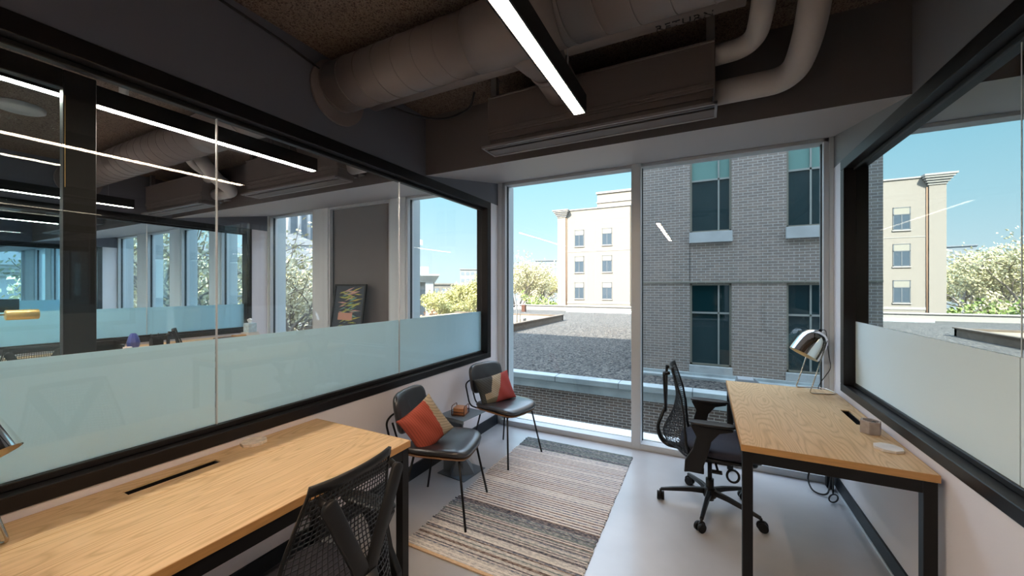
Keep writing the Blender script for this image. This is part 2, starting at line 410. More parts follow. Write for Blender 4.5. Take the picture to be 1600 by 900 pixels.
# back door of our room, black framed
dr = sempty('door_1')
f = MB(); f.box(-.55, -.47, YB, YB+.03, 0, 2.2); f.box(.42, .5, YB, YB+.03, 0, 2.2); f.box(-.55, .5, YB, YB+.03, 2.12, 2.2)
f.build('door_frame', M_FRAME, dr); MB().box(-.47, .42, YB, YB+.02, .02, 2.12).build('door_panel', M_WGLASS, dr)
MB().box(.3, .33, YB+.03, YB+.07, .8, 1.3).build('door_handle', M_WIRE, dr)

# baseboards
struct('baseboard_left', MB().box(XL, XL+.014, YB, YW-.06, 0, .11), M_BASEB)
struct('baseboard_right', MB().box(XR-.012, XR, YB, YW-.06, .015, .10), M_BASEB)
struct('baseboard_right_strip', MB().box(XR-.016, XR, YB, YW-.06, 0, .014), M_ALU)
struct('baseboard_neighbour', MB().box(-6.4, -6.386, YB, YW-.06, 0, .11), M_BASEB)

# ------------------------------------------------------------------ window wall
def opening(n, x0, x1, mull=(), panel=False, jamb=.12):
    """floor to soffit glazing between x0 < x1 at Y = YW"""
    w_ = sempty('window_%d' % n)
    f = MB(); g = MB()
    y0, y1 = YW-.02, YW+.10
    f.box(x0, x1, y0-.04, y1-.04, 0, .055, 0)
    f.box(x0, x0+.035, y0, y1, .05, 2.70, 0); f.box(x1-.035, x1, y0, y1, .05, 2.70, 0)
    for m_ in mull:
        f.box(m_-.042, m_+.042, y0-.046, y1, -.001, 2.70, 0)
    f.box(x0, x1, y0, y1, 2.67, 2.70, 0)
    f.build('window_frame', M_ALU, w_, bevel=.002, seg=1)
    xs = [x0+.035]+[q for m_ in mull for q in (m_-.042, m_+.042)]+[x1-.035]
    gk = MB()
    for a, b in zip(xs[0::2], xs[1::2]):
        MB().box(a, b, YW+.045, YW+.055, .055, 2.67).build('pane', M_GWIN if not panel else M_PANEL, w_)
        gk.box(a, a+.007, YW+.03, YW+.06, .055, 2.67); gk.box(b-.007, b, YW+.03, YW+.06, .055, 2.67)
    gk.build('gasket', M_GASKET, w_)
    MB().box(x0, x1, YW+.056, YW+.24, .01, .06).build('outer_sill', M_ALUW, w_)
    return w_
M_PANEL = mat('dark taupe blackout panel', (.16, .145, .14), .6)
opening(5, -2.03, .875, (-.575,))
spans = [(-3.45, -2.27), (-4.93, -3.71), (-6.37, -5.25), (-7.82, -6.73), (-9.26, -8.18), (-10.72, -9.68), (-12.20, -11.15), (-13.68, -12.62), (-15.17, -14.1), (-16.65, -15.6), (-18.1, -17.1)]
for i, (a, b) in enumerate(spans): opening(6+i, a, b, (), panel=(i == 1))
# pilasters between the openings
edges = [(-2.27, -2.03)]+[(spans[i+1][1], spans[i][0]) for i in range(len(spans)-1)]+[(FX0, spans[-1][0])]
pm = MB()
for a, b in edges:
    pm.box(a, b, YW-.03, YW+.12, 0, 2.71, 0)
    pm.box(a-.002, a+.05, YW+.12, YW+.30, 0, 2.71, 1); pm.box(b-.05, b+.002, YW+.12, YW+.26, 0, 2.71, 1)
pm.box(.875, 1.05, YW-.03, YW+.12, 0, 2.71, 0)
struct('wall_window_side', pm, [M_PILASTER, M_JAMB])
# glazed end wall of the floor, far left
ew = MB()
for y in (-.4, .3, 1.0, 1.7, 2.4, 3.1, 3.76): ew.box(FX0-.1, FX0, y-.04, y+.04, 0, 2.7, 0)
ew.box(FX0-.1, FX0, YB-.15, 3.9, 2.65, ZC, 0); ew.box(FX0-.1, FX0, YB-.15, 3.9, 0, .7, 0)
struct('wall_end', ew, M_PILASTER)

# ------------------------------------------------------------------ ceiling services
def spiral_duct(x0, x1, y, z, r, pitch=.14):
    m = MB(); m.tube([(x0, y, z), (x1, y, z)], r, 40)
    x = x0+.05; N = 40
    while x < x1-.05:
        ring = [(x+.028*math.cos(2*math.pi*k/N), y+math.cos(2*math.pi*k/N)*(r+.0005), z+math.sin(2*math.pi*k/N)*(r+.0005)) for k in range(N)]
        m.tube(ring, .0032, 6, closed=True); x += pitch
    return m
DY, DZ = 1.66, 2.785
def duct(xa, xb, label, group=None, tee=None):
    t = thing('spiral_duct', label, 'duct', (0, 0, 0), 0, group)
    if tee is None:
        spiral_duct(xa, xb, DY, DZ, .148).build('duct_pipe', M_DUCT, t)
    else:
        spiral_duct(xa, tee-.26, DY, DZ, .148).build('duct_pipe', M_DUCT, t)
        spiral_duct(tee+.20, xb, DY-.012, DZ, .150).build('duct_pipe', M_DUCT, t)
        m = MB(); m.tube([(tee-.27, DY, DZ), (tee-.12, DY, DZ), (tee+.08, DY-.01, DZ), (tee+.21, DY-.012, DZ)], [.151, .154, .154, .153], 32)
        m.tube([(tee-.02, DY+.02, DZ), (tee, DY+.22, DZ-.02), (tee+.01, DY+.30, DZ-.03)], [.15, .125, .108], 28)
        m.tube([(tee+.01, DY+.295, DZ-.03), (tee+.01, DY+.325, DZ-.033)], [.116, .116], 28)
        m.tube([(tee+.01, DY+.32, DZ-.035), (tee+.01, DY+.54, DZ-.06)], [.104, .104], 28)
        m.build('duct_branch', M_DUCT, t)
    fl = MB(); fl.tube([(xa, DY, DZ-.035), (xa+.02, DY, DZ-.035)], .192, 36)
    fl.build('wall_flange', M_DUCT, t); return t
duct(XL+.001, XR-.001, 'large painted spiral duct with wall flange and branch, crossing above the two black side chairs', tee=-.78)
duct(-6.398, XL-.13, 'grey spiral duct seen through the left glass partition', tee=-3.4)
duct(-12.198, -6.53, 'small far spiral duct behind the teal tinted partition', tee=-8.6)

def return_pipe(xa, xb, label, txt=False):
    o = tag(MB().tube([(xa, 1.95, 2.849), (xb, 1.95, 2.849)], .080, 28).build('return_pipe', M_DUCT), label, 'pipe')
    if txt:
        c = bpy.data.curves.new('lettering', 'FONT'); c.body = 'RETURN'; c.size = .062; c.extrude = .0006; c.space_character = 1.12; c.align_x = 'CENTER'
        to = bpy.data.objects.new('lettering', c); COL.objects.link(to)
        dg = bpy.context.evaluated_depsgraph_get(); me = bpy.data.meshes.new_from_object(to.evaluated_get(dg)); bpy.data.objects.remove(to)
        mo = bpy.data.objects.new('lettering', me); COL.objects.link(mo); me.materials.clear(); me.materials.append(M_BLACK); mo.parent = o
        # wrap around the lower front of the pipe
        for v in me.vertices:
            a = v.co.y/.0805 + R(-109)
            rr = .0806+v.co.z
            v.co = (-.085+v.co.x, 1.95-math.cos(a)*rr, 2.849+math.sin(a)*rr)
        mo['label'] = 'black stencilled word RETURN'
    return o
return_pipe(XL+.001, .165, 'straight pipe stencilled RETURN running beside the large duct above the light', True)

def fancoil(ox, label, group='ceiling fan coil units'):
    """local x = 0 is the unit's right end, it extends to -x"""
    t = thing('fan_coil_unit', label, 'air conditioner', (ox, 0, 0), 0, group)
    L = 1.34
    m = MB(); m.box(-L, 0, 2.20, 2.50, 2.54, 2.79)
    m.box(-L+.0, 0, 2.194, 2.20, 2.775, 2.79); m.box(-L, 0, 2.192, 2.20, 2.555, 2.575)
    m.build('casing', M_UNIT, t, bevel=.004, seg=1)
    p = MB(); p.box(-L+.005, -.005, 2.205, 2.42, 2.50, 2.54); p.box(-L+.012, -.012, 2.21, 2.38, 2.458, 2.50)
    p.build('plenum', M_UNIT, t, bevel=.003, seg=1)
    d = MB(); x0, x1 = -L-.03, .01
    y0, y1, z0, z1 = 2.165, 2.345, 2.444, 2.458
    d.box(x0, x1, y0, y0+.012, z0, z1); d.box(x0, x1, y1-.012, y1, z0, z1); d.box(x0, x0+.012, y0, y1, z0, z1); d.box(x1-.012, x1, y0, y1, z0, z1)
    MB().box(x0+.012, x1-.012, y0+.075, y1-.012, z0+.004, z1-.002).build('blade', M_UNIT, t)
    d.box(x0+.012, x1-.012, y0+.035, y0+.042, z0+.002, z1)
    d.build('slot_diffuser', M_SLOT, t)
    MB().box(x0+.012, x1-.012, y0+.012, y0+.075, z1-.004, z1-.0005).build('slot', M_BLACK, t)
    for yy in (2.24,):
        s = MB(); s.box(-.04, .0, yy, yy+.04, 2.70, ZC); s.box(-.045, .006, yy-.004, yy+.044, 2.70, 2.74); s.build('hanger_strut', M_STRUT, t)
        s = MB(); s.box(-L, -L+.04, yy, yy+.04, 2.70, ZC); s.build('hanger_strut', M_STRUT, t)
    return t
fancoil(.05, 'dark painted fan coil unit with a long slot diffuser above our window')
fancoil(-2.75, 'fan coil unit behind the near partition, beside its white elbow pipe')
fancoil(-4.93, 'second fan coil unit behind the partition, left of the bright light bar')
fancoil(-8.6, 'small distant fan coil unit beyond the teal tinted partition')

def big_pipe(ox, label, group='white insulated elbow pipes'):
    p = arc([(ox-.02, 2.345, 2.575), (ox+.345, 2.345, 2.575), (ox+.375, 2.16, 2.66), (ox+.385, 1.94, 2.925)], .10, 10)
    o = MB().tube(p, .062, 20).build('elbow_pipe', M_LINER); return tag(o, label, 'pipe', group)
def small_pipe(ox, label, group='white insulated elbow pipes'):
    p = arc([(ox-.02, 2.26, 2.735), (ox+.175, 2.24, 2.735), (ox+.19, 2.05, 2.80), (ox+.195, 1.97, 2.925)], .12, 10)
    o = MB().tube(p, .050, 18).build('elbow_pipe', M_LINER); return tag(o, label, 'pipe', group)
big_pipe(.05, 'thick white pipe bending at an elbow, lower of the pair right of the fan coil')
small_pipe(.05, 'thinner white pipe bending up, inner of the pair right of the fan coil')
big_pipe(-2.75, 'white elbow pipe seen through the partition just under its top frame')
big_pipe(-4.93, 'white elbow pipe behind the partition above the thin reflected light line')
small_pipe(-4.93, 'short white pipe stub inside the farther elbow pipe behind the partition')

def bar_light(x, y0, y1, label, group, mm=None):
    t = thing('linear_light', label, 'ceiling light', (x, 0, 0), 0, group)
    h = MB(); z = 2.44
    h.box(-.036, .036, y0, y1, z+.012, z+.095); h.box(-.036, -.028, y0, y1, z, z+.012); h.box(.028, .036, y0, y1, z, z+.012)
    h.box(-.036, .036, y0-.004, y0, z, z+.095); h.box(-.036, .036, y1, y1+.004, z, z+.095)
    h.build('housing', M_BLACK, t)
    MB().box(-.028, .028, y0, y1, z+.002, z+.012).build('diffuser', mm or M_EMIT, t)
    for yy in (y0+.2, y1-.2):
        MB().tube([(0, yy, z+.09), (0, yy, ZC+.004)], .0016, 6).build('suspension_wire', M_STRUT, t)
    return t
bar_light(-.588, -.38, 1.96, 'black bar light with a glowing strip hanging in our room', 'linear bar lights')
bar_light(-2.75, -.38, 1.98, 'long bright bar light just behind the left glass partition', 'linear bar lights', M_EMITN)
bar_light(-5.88, -.38, 1.95, 'bar light partly behind the black door stile in the next room', 'linear bar lights', M_EMITN)
bar_light(-8.3, -.38, 1.95, 'bar light beyond the teal tinted partition, nearer of two', 'linear bar lights', M_EMITN)
bar_light(-11.3, -.38, 1.95, 'bar light beyond the teal tinted partition, farther of two', 'linear bar lights', M_EMITN)
bar_light(-15.2, -.38, 1.95, 'farthest bar light at the very left edge', 'linear bar lights', M_EMITN)

# conduit along the left bulkhead and a small cable loop by the beam
cp = [(XL+.012, .45, 2.915), (XL+.012, 1.0, 2.90), (XL+.012, 1.3, 2.875), (XL+.02, 1.55, 2.83)]
tag(MB().tube(cp, .007, 8).build('conduit_cable', M_CORD), 'dark cable pinned along the ceiling edge above the left bulkhead', 'cable')
cp = [(XL+.02, 1.86, 2.83), (XL+.15, 2.2, 2.80), (XL+.32, 2.36, 2.795), (XL+.55, 2.36, 2.84), (XL+.62, 2.3, 2.915)]
tag(MB().tube(arc(cp, .2), .008, 8).build('drooping_cable', M_CORD), 'black cable drooping from the duct to the beam', 'cable')
# sprinkler and round ceiling speaker in the next room
t = thing('sprinkler', 'chrome sprinkler head hanging from the ceiling behind the left glass', 'sprinkler', (-3.2, 1.02, 0))
MB().tube([(0, 0, ZC), (0, 0, 2.70)], .022, 14).build('drop_pipe', M_LINER, t)
m = MB(); m.lathe([(.001, 2.66), (.020, 2.662), (.024, 2.668), (.012, 2.675), (.012, 2.70)], 16); m.bar((-.012, 0, 2.70), (-.016, 0, 2.668), .004, .004); m.bar((.012, 0, 2.70), (.016, 0, 2.668), .004, .004)
m.build('head', M_CHROME, t)
tag(MB().lathe([(.001, 2.905), (.12, 2.91), (.138, 2.92), (.14, 2.945)], 32, M=Matrix.Translation((-4.78, .92, 0))).build('ceiling_disc', M_LINER), 'pale round disc fitting on the ceiling of the next room', 'ceiling speaker')
# exposed thin duct collar near tee
# ------------------------------------------------------------------ neighbour's open door leaf
t = thing('glass_door', 'open black framed glass door standing edge-on behind the left partition', 'door', (-2.45, .685, 0))
f = MB(); f.box(-.022, .022, -.10, 0, .01, 2.45); f.box(-.022, .022, -1.0, -.92, .01, 2.45); f.box(-.022, .022, -.92, -.10, 2.37, 2.45); f.box(-.022, .022, -.92, -.10, .01, .1)
f.build('door_frame', M_FRAME, t, bevel=.003, seg=1)
MB().box(-.004, .004, -.92, -.10, .1, 2.37).build('pane', M_GPART2, t)
MB().box(.0225, .024, -.096, -.0945, 1.95, 2.34).build('seal_strip', M_GOLD, t)

exec_parts = []
# ------------------------------------------------------------------ desks
def desk(x0, x1, y0, y1, slot, label, seam=None, group=None, grain=None, legs=.045, top=.74):
    cx, cy = (x0+x1)/2, (y0+y1)/2; hx, hy = (x1-x0)/2, (y1-y0)/2
    t = thing('desk', label, 'desk', (cx, cy, 0), 0, group)
    z0, z1 = top-.032, top
    m = MB(); e = .004
    if slot:
        a, b, c, d = slot[0]-cx, slot[1]-cx, slot[2]-cy, slot[3]-cy
        m.box(-hx+e, a, -hy+e, hy-e, z0, z1); m.box(b, hx-e, -hy+e, hy-e, z0, z1); m.box(a, b, -hy+e, c, z0, z1); m.box(a, b, d, hy-e, z0, z1)
    else: m.box(-hx+e, hx-e, -hy+e, hy-e, z0, z1)
    m.build('tabletop', grain or M_DESK, t)
    m = MB(); m.box(-hx, hx, -hy, -hy+e, z0, z1-.0005); m.box(-hx, hx, hy-e, hy, z0, z1-.0005); m.box(-hx, -hx+e, -hy+e, hy-e, z0, z1-.0005); m.box(hx-e, hx, -hy+e, hy-e, z0, z1-.0005)
    m.build('edge_band', M_DESKEDGE, t)
    if slot:
        m = MB(); m.box(a-.0, a+.004, c, d, z0-.02, z1-.006); m.box(b-.004, b, c, d, z0-.02, z1-.006); m.box(a, b, c, c+.004, z0-.02, z1-.006); m.box(a, b, d-.004, d, z0-.02, z1-.006)
        m.box(a, b, c, d, z0-.05, z0-.02)
        m.build('cable_slot', M_BLACK, t)
    if seam is not None:
        s = seam-cx; MB().box(s-.0012, s+.0012, -hy+e, hy-e, z1-.001, z1+.0004).build('seam', M_DESKEDGE, t)
    w = legs; k = .006
    fr = MB()
    for yy in (-hy+k, hy-k-w): fr.box(-hx+k+w, hx-k-w, yy, yy+w, z0-.055, z0)
    for xx in (-hx+k, hx-k-w): fr.box(xx, xx+w, -hy+k+w, hy-k-w, z0-.055, z0)
    fr.build('apron_frame', M_BLACK, t, bevel=.002, seg=1)
    for xx in (-hx+k, hx-k-w):
        for yy in (-hy+k, hy-k-w):
            l = MB(); l.box(xx, xx+w, yy, yy+w, .012, z0); l.tube([(xx+w/2, yy+w/2, 0), (xx+w/2, yy+w/2, .013)], .016, 12)
            l.build('leg', M_BLACK, t, bevel=.002, seg=1)
    return t
M_DESKBACK = None
desk(-2.068, -1.343, .02, 1.508, (-1.99, -1.938, .63, .94), 'ash topped desk with black steel legs against the left glass wall', seam=-1.845)
desk(.165, .878, 2.212, 3.69, (.778, .822, 2.83, 3.125), 'ash topped desk with black steel legs by the brick view window on the right')
desk(-6.33, -5.60, .42, 1.95, None, 'desk behind the left partition carrying the tray and blue vase', group='desks in the next room', top=.81)
desk(-6.33, -5.60, 1.97, 3.45, None, 'desk behind the left partition nearest the far window, under the tissue box', group='desks in the next room', top=.81)

# ------------------------------------------------------------------ padded surfaces
def pad(m, sx, sy, t, n=4.0, prof=None, bend=None, M=None, mi=0, N=48):
    prof = prof or [(.001, .56), (.45, .55), (.8, .5), (.93, .42), (.985, .25), (1, 0), (.985, -.25), (.93, -.42), (.8, -.5), (.001, -.5)]
    vs = []; fs = []
    for s, z in prof:
        for j in range(N):
            a = 2*math.pi*j/N; c, d = math.cos(a), math.sin(a)
            x = math.copysign(abs(c)**(2/n), c)*sx*s; y = math.copysign(abs(d)**(2/n), d)*sy*s
            zz = z*t
            if bend: x, y, zz = bend(x, y, zz)
            vs.append((x, y, zz))
    for i in range(len(prof)-1):
        for j in range(N): fs.append((i*N+j, i*N+(j+1) % N, (i+1)*N+(j+1) % N, (i+1)*N+j))
    m.add(vs, fs, mi, True, M)
    return m

M_SHELL = mat('walnut seat shell', (.20, .10, .045), .4)
def side_chair(label, loc, rz):
    t = thing('side_chair', label, 'chair', loc, rz, 'black leather side chairs')
    def sb(x, y, z):
        k = max(0, (x-.12))/.12
        return (x, y*(1-.10*(x+.2)/.4*0), z-.022*k*k+.012*(abs(y)/.22)**2)
    m = MB(); pad(m, .225, .225, .046, 4.5, bend=sb, M=Matrix.Translation((.0, 0, .452)))
    m.build('seat', M_LEATHER, t)
    m = MB(); pad(m, .220, .220, .018, 4.5, bend=sb, M=Matrix.Translation((-.004, 0, .421)))
    m.build('seat_shell', M_SHELL, t)
    # back rest
    def bb(x, y, z): return (x, y, z+.035*(y/.2)**2)
    Mb = Matrix.Translation((-.285, 0, .665)) @ Euler((0, R(90-11), 0)).to_matrix().to_4x4()
    m = MB(); pad(m, .138, .212, .05, 4.2, bend=bb, M=Mb)
    m.build('backrest', M_LEATHER, t)
    r = .0078
    for sy in (-1, 1):
        MB().tube([(.165, sy*.165, .415), (.235, sy*.235, .0)], r, 10).build('leg', M_BLACK, t)
        MB().tube([(-.15, sy*.165, .415), (-.235, sy*.225, .0)], r, 10).build('leg', M_BLACK, t)
    m = MB()
    m.tube(arc([(.175, -.165, .413), (.175, .165, .413), (-.17, .165, .413), (-.17, -.165, .413), (.175, -.165, .413)], .03), r, 8)
    for sy in (-1, 1):
        m.tube(arc([(-.14, sy*.165, .413), (-.305, sy*.165, .42), (-.343, sy*.185, .62), (-.348, sy*.12, .645), (-.343, 0, .648)], .05), r*.9, 8)
        m.tube(arc([(-.14, sy*.10, .413), (-.29, sy*.10, .43), (-.333, sy*.12, .60)], .05), r*.9, 8)
    m.build('wire_frame', M_BLACK, t)
    return t
side_chair('black leather side chair nearer the desk, rust cushion on its seat', (-1.605, 2.15, 0), R(14))
side_chair('black leather side chair beside the window, tricolour cushion on its seat', (-1.625, 3.095, 0), R(-14))

def fabric(name, col, stripe=None):
    m = mat(name, col, .9, bump=(400, .15))
    if stripe:
        nt = m.node_tree; b = nt.nodes['Principled BSDF']
        tc = nt.nodes.new('ShaderNodeTexCoord'); wv = nt.nodes.new('ShaderNodeTexWave'); wv.bands_direction = stripe[0]
        wv.inputs['Scale'].default_value = stripe[1]; wv.inputs['Distortion'].default_value = .4
        nt.links.new(tc.outputs['Object'], wv.inputs['Vector'])
        r = nt.nodes.new('ShaderNodeValToRGB'); r.color_ramp.elements[0].color = (*[c*.68 for c in col], 1); r.color_ramp.elements[1].color = (*col, 1)
        r.color_ramp.elements[0].position = .05; r.color_ramp.elements[1].position = .45
        nt.links.new(wv.outputs['Fac'], r.inputs[0]); nt.links.new(r.outputs[0], b.inputs['Base Color'])
    return m
F_RUST = fabric('rust corduroy', (.40, .075, .045), ('X', 22)); F_BEIGE = fabric('beige herringbone', (.42, .34, .24), ('DIAGONAL', 26))
F_CHAR = fabric('charcoal corduroy', (.05, .052, .05), ('DIAGONAL', 22)); F_OLIVE = fabric('dark olive cloth', (.16, .14, .09))
F_RED2 = fabric('brick red corduroy', (.42, .065, .055), ('X', 22))
def cushion(label, c, nrm, roll, sx, sy, T, zone, mats):
    n = Vector(nrm).normalized(); up = Vector((0, 0, 1)); y = (up-n*up.dot(n)).normalized(); x = y.cross(n)
    M = Matrix.Translation(c) @ Matrix((x, y, n)).transposed().to_4x4() @ Matrix.Rotation(roll, 4, 'Z')
    N = 56; m = MB()
    for s in (1, -1):
        vs = []
        for j in range(N+1):
            for i in range(N+1):
                u, v = i/N*2-1, j/N*2-1
                h = max(0, (1-abs(u)**2.6)*(1-abs(v)**2.6))**.55
                pin = 1-.09*(1-abs(v)**2)*abs(u)**3; pv = 1-.09*(1-abs(u)**2)*abs(v)**3
                vs.append((u*sx*pin, v*sy*pv, s*(T*h+.004*math.sin(9*u+3*v)*h)))
        for j in range(N):
            for i in range(N):
                a = j*(N+1)+i; u, v = (i+.5)/N*2-1, (j+.5)/N*2-1
                o = (a, a+1, a+N+2, a+N+1) if s > 0 else (a+N+1, a+N+2, a+1, a)
                m.add([vs[q] for q in o], [(0, 1, 2, 3)], zone(u, v), True)
    o = m.build('cushion', mats, None)
    bm = bmesh.new(); bm.from_mesh(o.data); bmesh.ops.remove_doubles(bm, verts=bm.verts, dist=1e-5); bmesh.ops.recalc_face_normals(bm, faces=bm.faces); bm.to_mesh(o.data); bm.free()
    o.matrix_world = M
    return tag(o, label, 'cushion')
cushion('rust red corduroy cushion with beige side panel on the nearer side chair', (-1.685, 2.045, .592), (.74, -.34, .36), R(28), .150, .150, .055,
        lambda u, v: 1 if u > .42+.12*v else 0, [F_RUST, F_BEIGE])
cushion('lumbar cushion patched charcoal, beige and red on the side chair by the window', (-1.735, 3.095, .582), (.70, -.42, .36), R(8), .19, .135, .05,
        lambda u, v: 0 if u > .12+.42*v else (2 if (u < -.35+.35*v and v > -.15) or u < -.75 else (1 if v > -.55 else 3)), [F_RED2, F_BEIGE, F_CHAR, F_OLIVE])

# ------------------------------------------------------------------ side table and coaster holder
t = thing('side_table', 'slate grey folded steel side table between the two side chairs', 'side table', (-1.80, 2.64, 0), R(-6))
m = MB(); m.box(-.135, .14, -.145, .145, .474, .480); m.box(-.135, .14, -.145, -.139, .452, .480)
m.build('tabletop', M_TABLE, t, bevel=.002, seg=1)
m = MB()
for (a, b) in (((-.11, -.10), (-.02, .0)), ((-.02, .0), (-.11, .10)), ((-.02, .0), (.05, -.045))):
    d = (Vector((b[0]-a[0], b[1]-a[1], 0))).normalized(); nn = Vector((-d.y, d.x, 0))*.003
    vs = [(a[0], a[1], .006), (b[0], b[1], .006), (b[0], b[1], .474), (a[0], a[1], .474)]
    m.add([Vector(v)+nn for v in vs]+[Vector(v)-nn for v in vs], [(0, 1, 2, 3), (7, 6, 5, 4), (0, 4, 5, 1), (1, 5, 6, 2), (2, 6, 7, 3), (3, 7, 4, 0)])
m.build('folded_stem', M_TABLE, t)
m = MB(); m.box(-.14, .14, -.14, .14, 0, .006)
for q in ((1, 1), (1, -1), (-1, -1)):
    vs = [(q[0]*.135, 0, .006), (0, q[1]*.135, .006), (-.02, 0, .17), (q[0]*.130, 0, .004), (0, q[1]*.13, .004), (-.024, 0, .16)]
    m.add(vs, [(0, 1, 2), (5, 4, 3), (0, 3, 4, 1), (1, 4, 5, 2), (2, 5, 3, 0)])
m.build('base', M_TABLE, t)
HX, HY = -1.80, 2.62
t = thing('coaster_holder', 'dark wire holder of tan coasters on the grey side table', 'coaster holder', (HX, HY, .480), R(12))
m = MB(); m.box(-.056, .056, -.056, .056, 0, .004)
for sx in (-.054, .054):
    m.tube(arc([(sx, -.054, .002), (sx, -.054, .075), (sx, .054, .075), (sx, .054, .002)], .02), .0035, 8)
m.tube([(-.054, .054, .03), (.054, .054, .03)], .003, 8); m.tube([(-.054, -.054, .03), (.054, -.054, .03)], .003, 8)
m.build('holder_frame', M_COPPERD, t)
for i in range(5):
    o = MB(); pad(o, .048, .048, .0095, 8, N=32, prof=[(.001, .5), (.97, .5), (1, .4), (1, -.4), (.97, -.5), (.001, -.5)])
    o = o.build('coaster', M_COPPER); o.location = (HX, HY, .480+.0095+i*.0108); o.rotation_euler = (0, 0, R(12+(i % 2)*2))
    tag(o, 'square tan leather coaster in the small stack on the side table', 'coaster', 'tan coasters stacked in the holder')

# ------------------------------------------------------------------ desk-top items
def desk_lamp(label, loc, rz, shade_m=None, group='dome desk lamps'):
    """opening faces -x; origin at the feet of the two wire legs"""
    t = thing('desk_lamp', label, 'lamp', loc, rz, group)
    r = .0042
    p = [(.118, .088, .395), (.02, .09, .06), (0, .09, .0045), (.14, .10, .0045), (.195, .06, .0045), (.195, -.06, .0045), (.14, -.10, .0045), (0, -.09, .0045), (.02, -.09, .06), (.118, -.088, .395)]
    MB().tube(arc(p, .022, 6), r, 10).build('wire_stand', M_WIRE, t)
    A = Vector((-.52, 0, -.85)).normalized()
    zx = -A; yy = Vector((0, 1, 0)); xx = yy.cross(zx)
    M = Matrix.Translation((.008, 0, .275)) @ Matrix((xx, yy, zx)).transposed().to_4x4()
    out = [(.100, 0), (.099, .04), (.096, .10), (.089, .140), (.075, .172), (.053, .194), (.027, .206), (.001, .209)]
    m = MB(); m.lathe(out, 36, M=M)
    m.build('lamp_shade', shade_m or M_CHROME, t)
    m = MB(); m.lathe([(.098, 0), (.095, .001)]+[(a*.965-.001 if a > .01 else .001, b*.975-.001) for a, b in out[1:]], 36, M=M)
    i_ = m.build('inner_shade', M_BRASSIN, t)
    m = MB(); m.lathe([(.001, .205), (.012, .206), (.012, .222), (.008, .226), (.001, .227)], 16, M=M)
    m.build('cap', M_BLACK, t)
    m = MB(); m.tube([M @ Vector((0, 0, .16)), M @ Vector((0, 0, .12))], .018, 14); m.lathe([(.001, .065), (.016, .07), (.024, .085), (.022, .10), (.012, .12)], 16, M=M)
    m.build('bulb', M_LINER, t)
    top = M @ Vector((0, 0, .222))
    MB().tube(arc([top, top+Vector((.035, 0, .0)), (.175, -.01, .26), (.185, -.02, .18), (.14, .03, .06), (.13, .05, .003), (.19, .12, .003)], .05, 6), .0028, 8).build('lamp_cord', M_CORD, t)
    return t
l1 = desk_lamp('mirror chrome dome desk lamp on bent wire legs on the right desk', (.668, 3.585, .74), R(17))
dup(l1, (-1.834, .275, .74), R(-142), 'chrome desk lamp on the left desk, mostly cut off by the left edge')
# concrete hexagonal pot
t = thing('pen_pot', 'small hexagonal concrete pot on the right desk beside the cable slot', 'pot', (.800, 2.70, .74), R(8))
m = MB(); hx = [(math.cos(R(60*i))*.046, math.sin(R(60*i))*.046) for i in range(6)]; hi = [(a*.78, b*.78) for a, b in hx]
H_ = .068; vs = [(x, y, 0) for x, y in hx]+[(x, y, H_) for x, y in hx]+[(x, y, H_) for x, y in hi]+[(x, y, .012) for x, y in hi]
fs = [tuple(range(5, -1, -1)), tuple(range(18, 24))]
for i in range(6):
    j = (i+1) % 6
    fs += [(i, j, 6+j, 6+i), (6+i, 6+j, 12+j, 12+i), (12+i, 12+j, 18+j, 18+i)]
m.add(vs, fs); m.build('body', M_CONC, t, bevel=.0015, seg=1)
m = MB(); m.bar((-.02, -.012, .05), (.024, .012, .058), .012, .006); m.build('clip', M_BLACK, t)
def flat_poly(name, n, rad, th, m_, loc, rz, label, cat, **k):
    o = MB().prism([(math.cos(2*math.pi*i/n)*rad, math.sin(2*math.pi*i/n)*rad) for i in range(n)], 0, th).build(name, m_, bevel=.0015)
    o.location = loc; o.rotation_euler = (0, 0, rz); return tag(o, label, cat, **k)
flat_poly('stone_coaster', 8, .056, .012, M_MARB, (.795, 2.462, .7405), R(10), 'pale octagonal stone coaster near the front of the right desk', 'coaster')
flat_poly('stone_coaster', 9, .058, .013, M_BONE, (-2.022, 1.125, .7405), R(4), 'cream patterned flat coaster on the left desk beyond the cable slot', 'coaster')

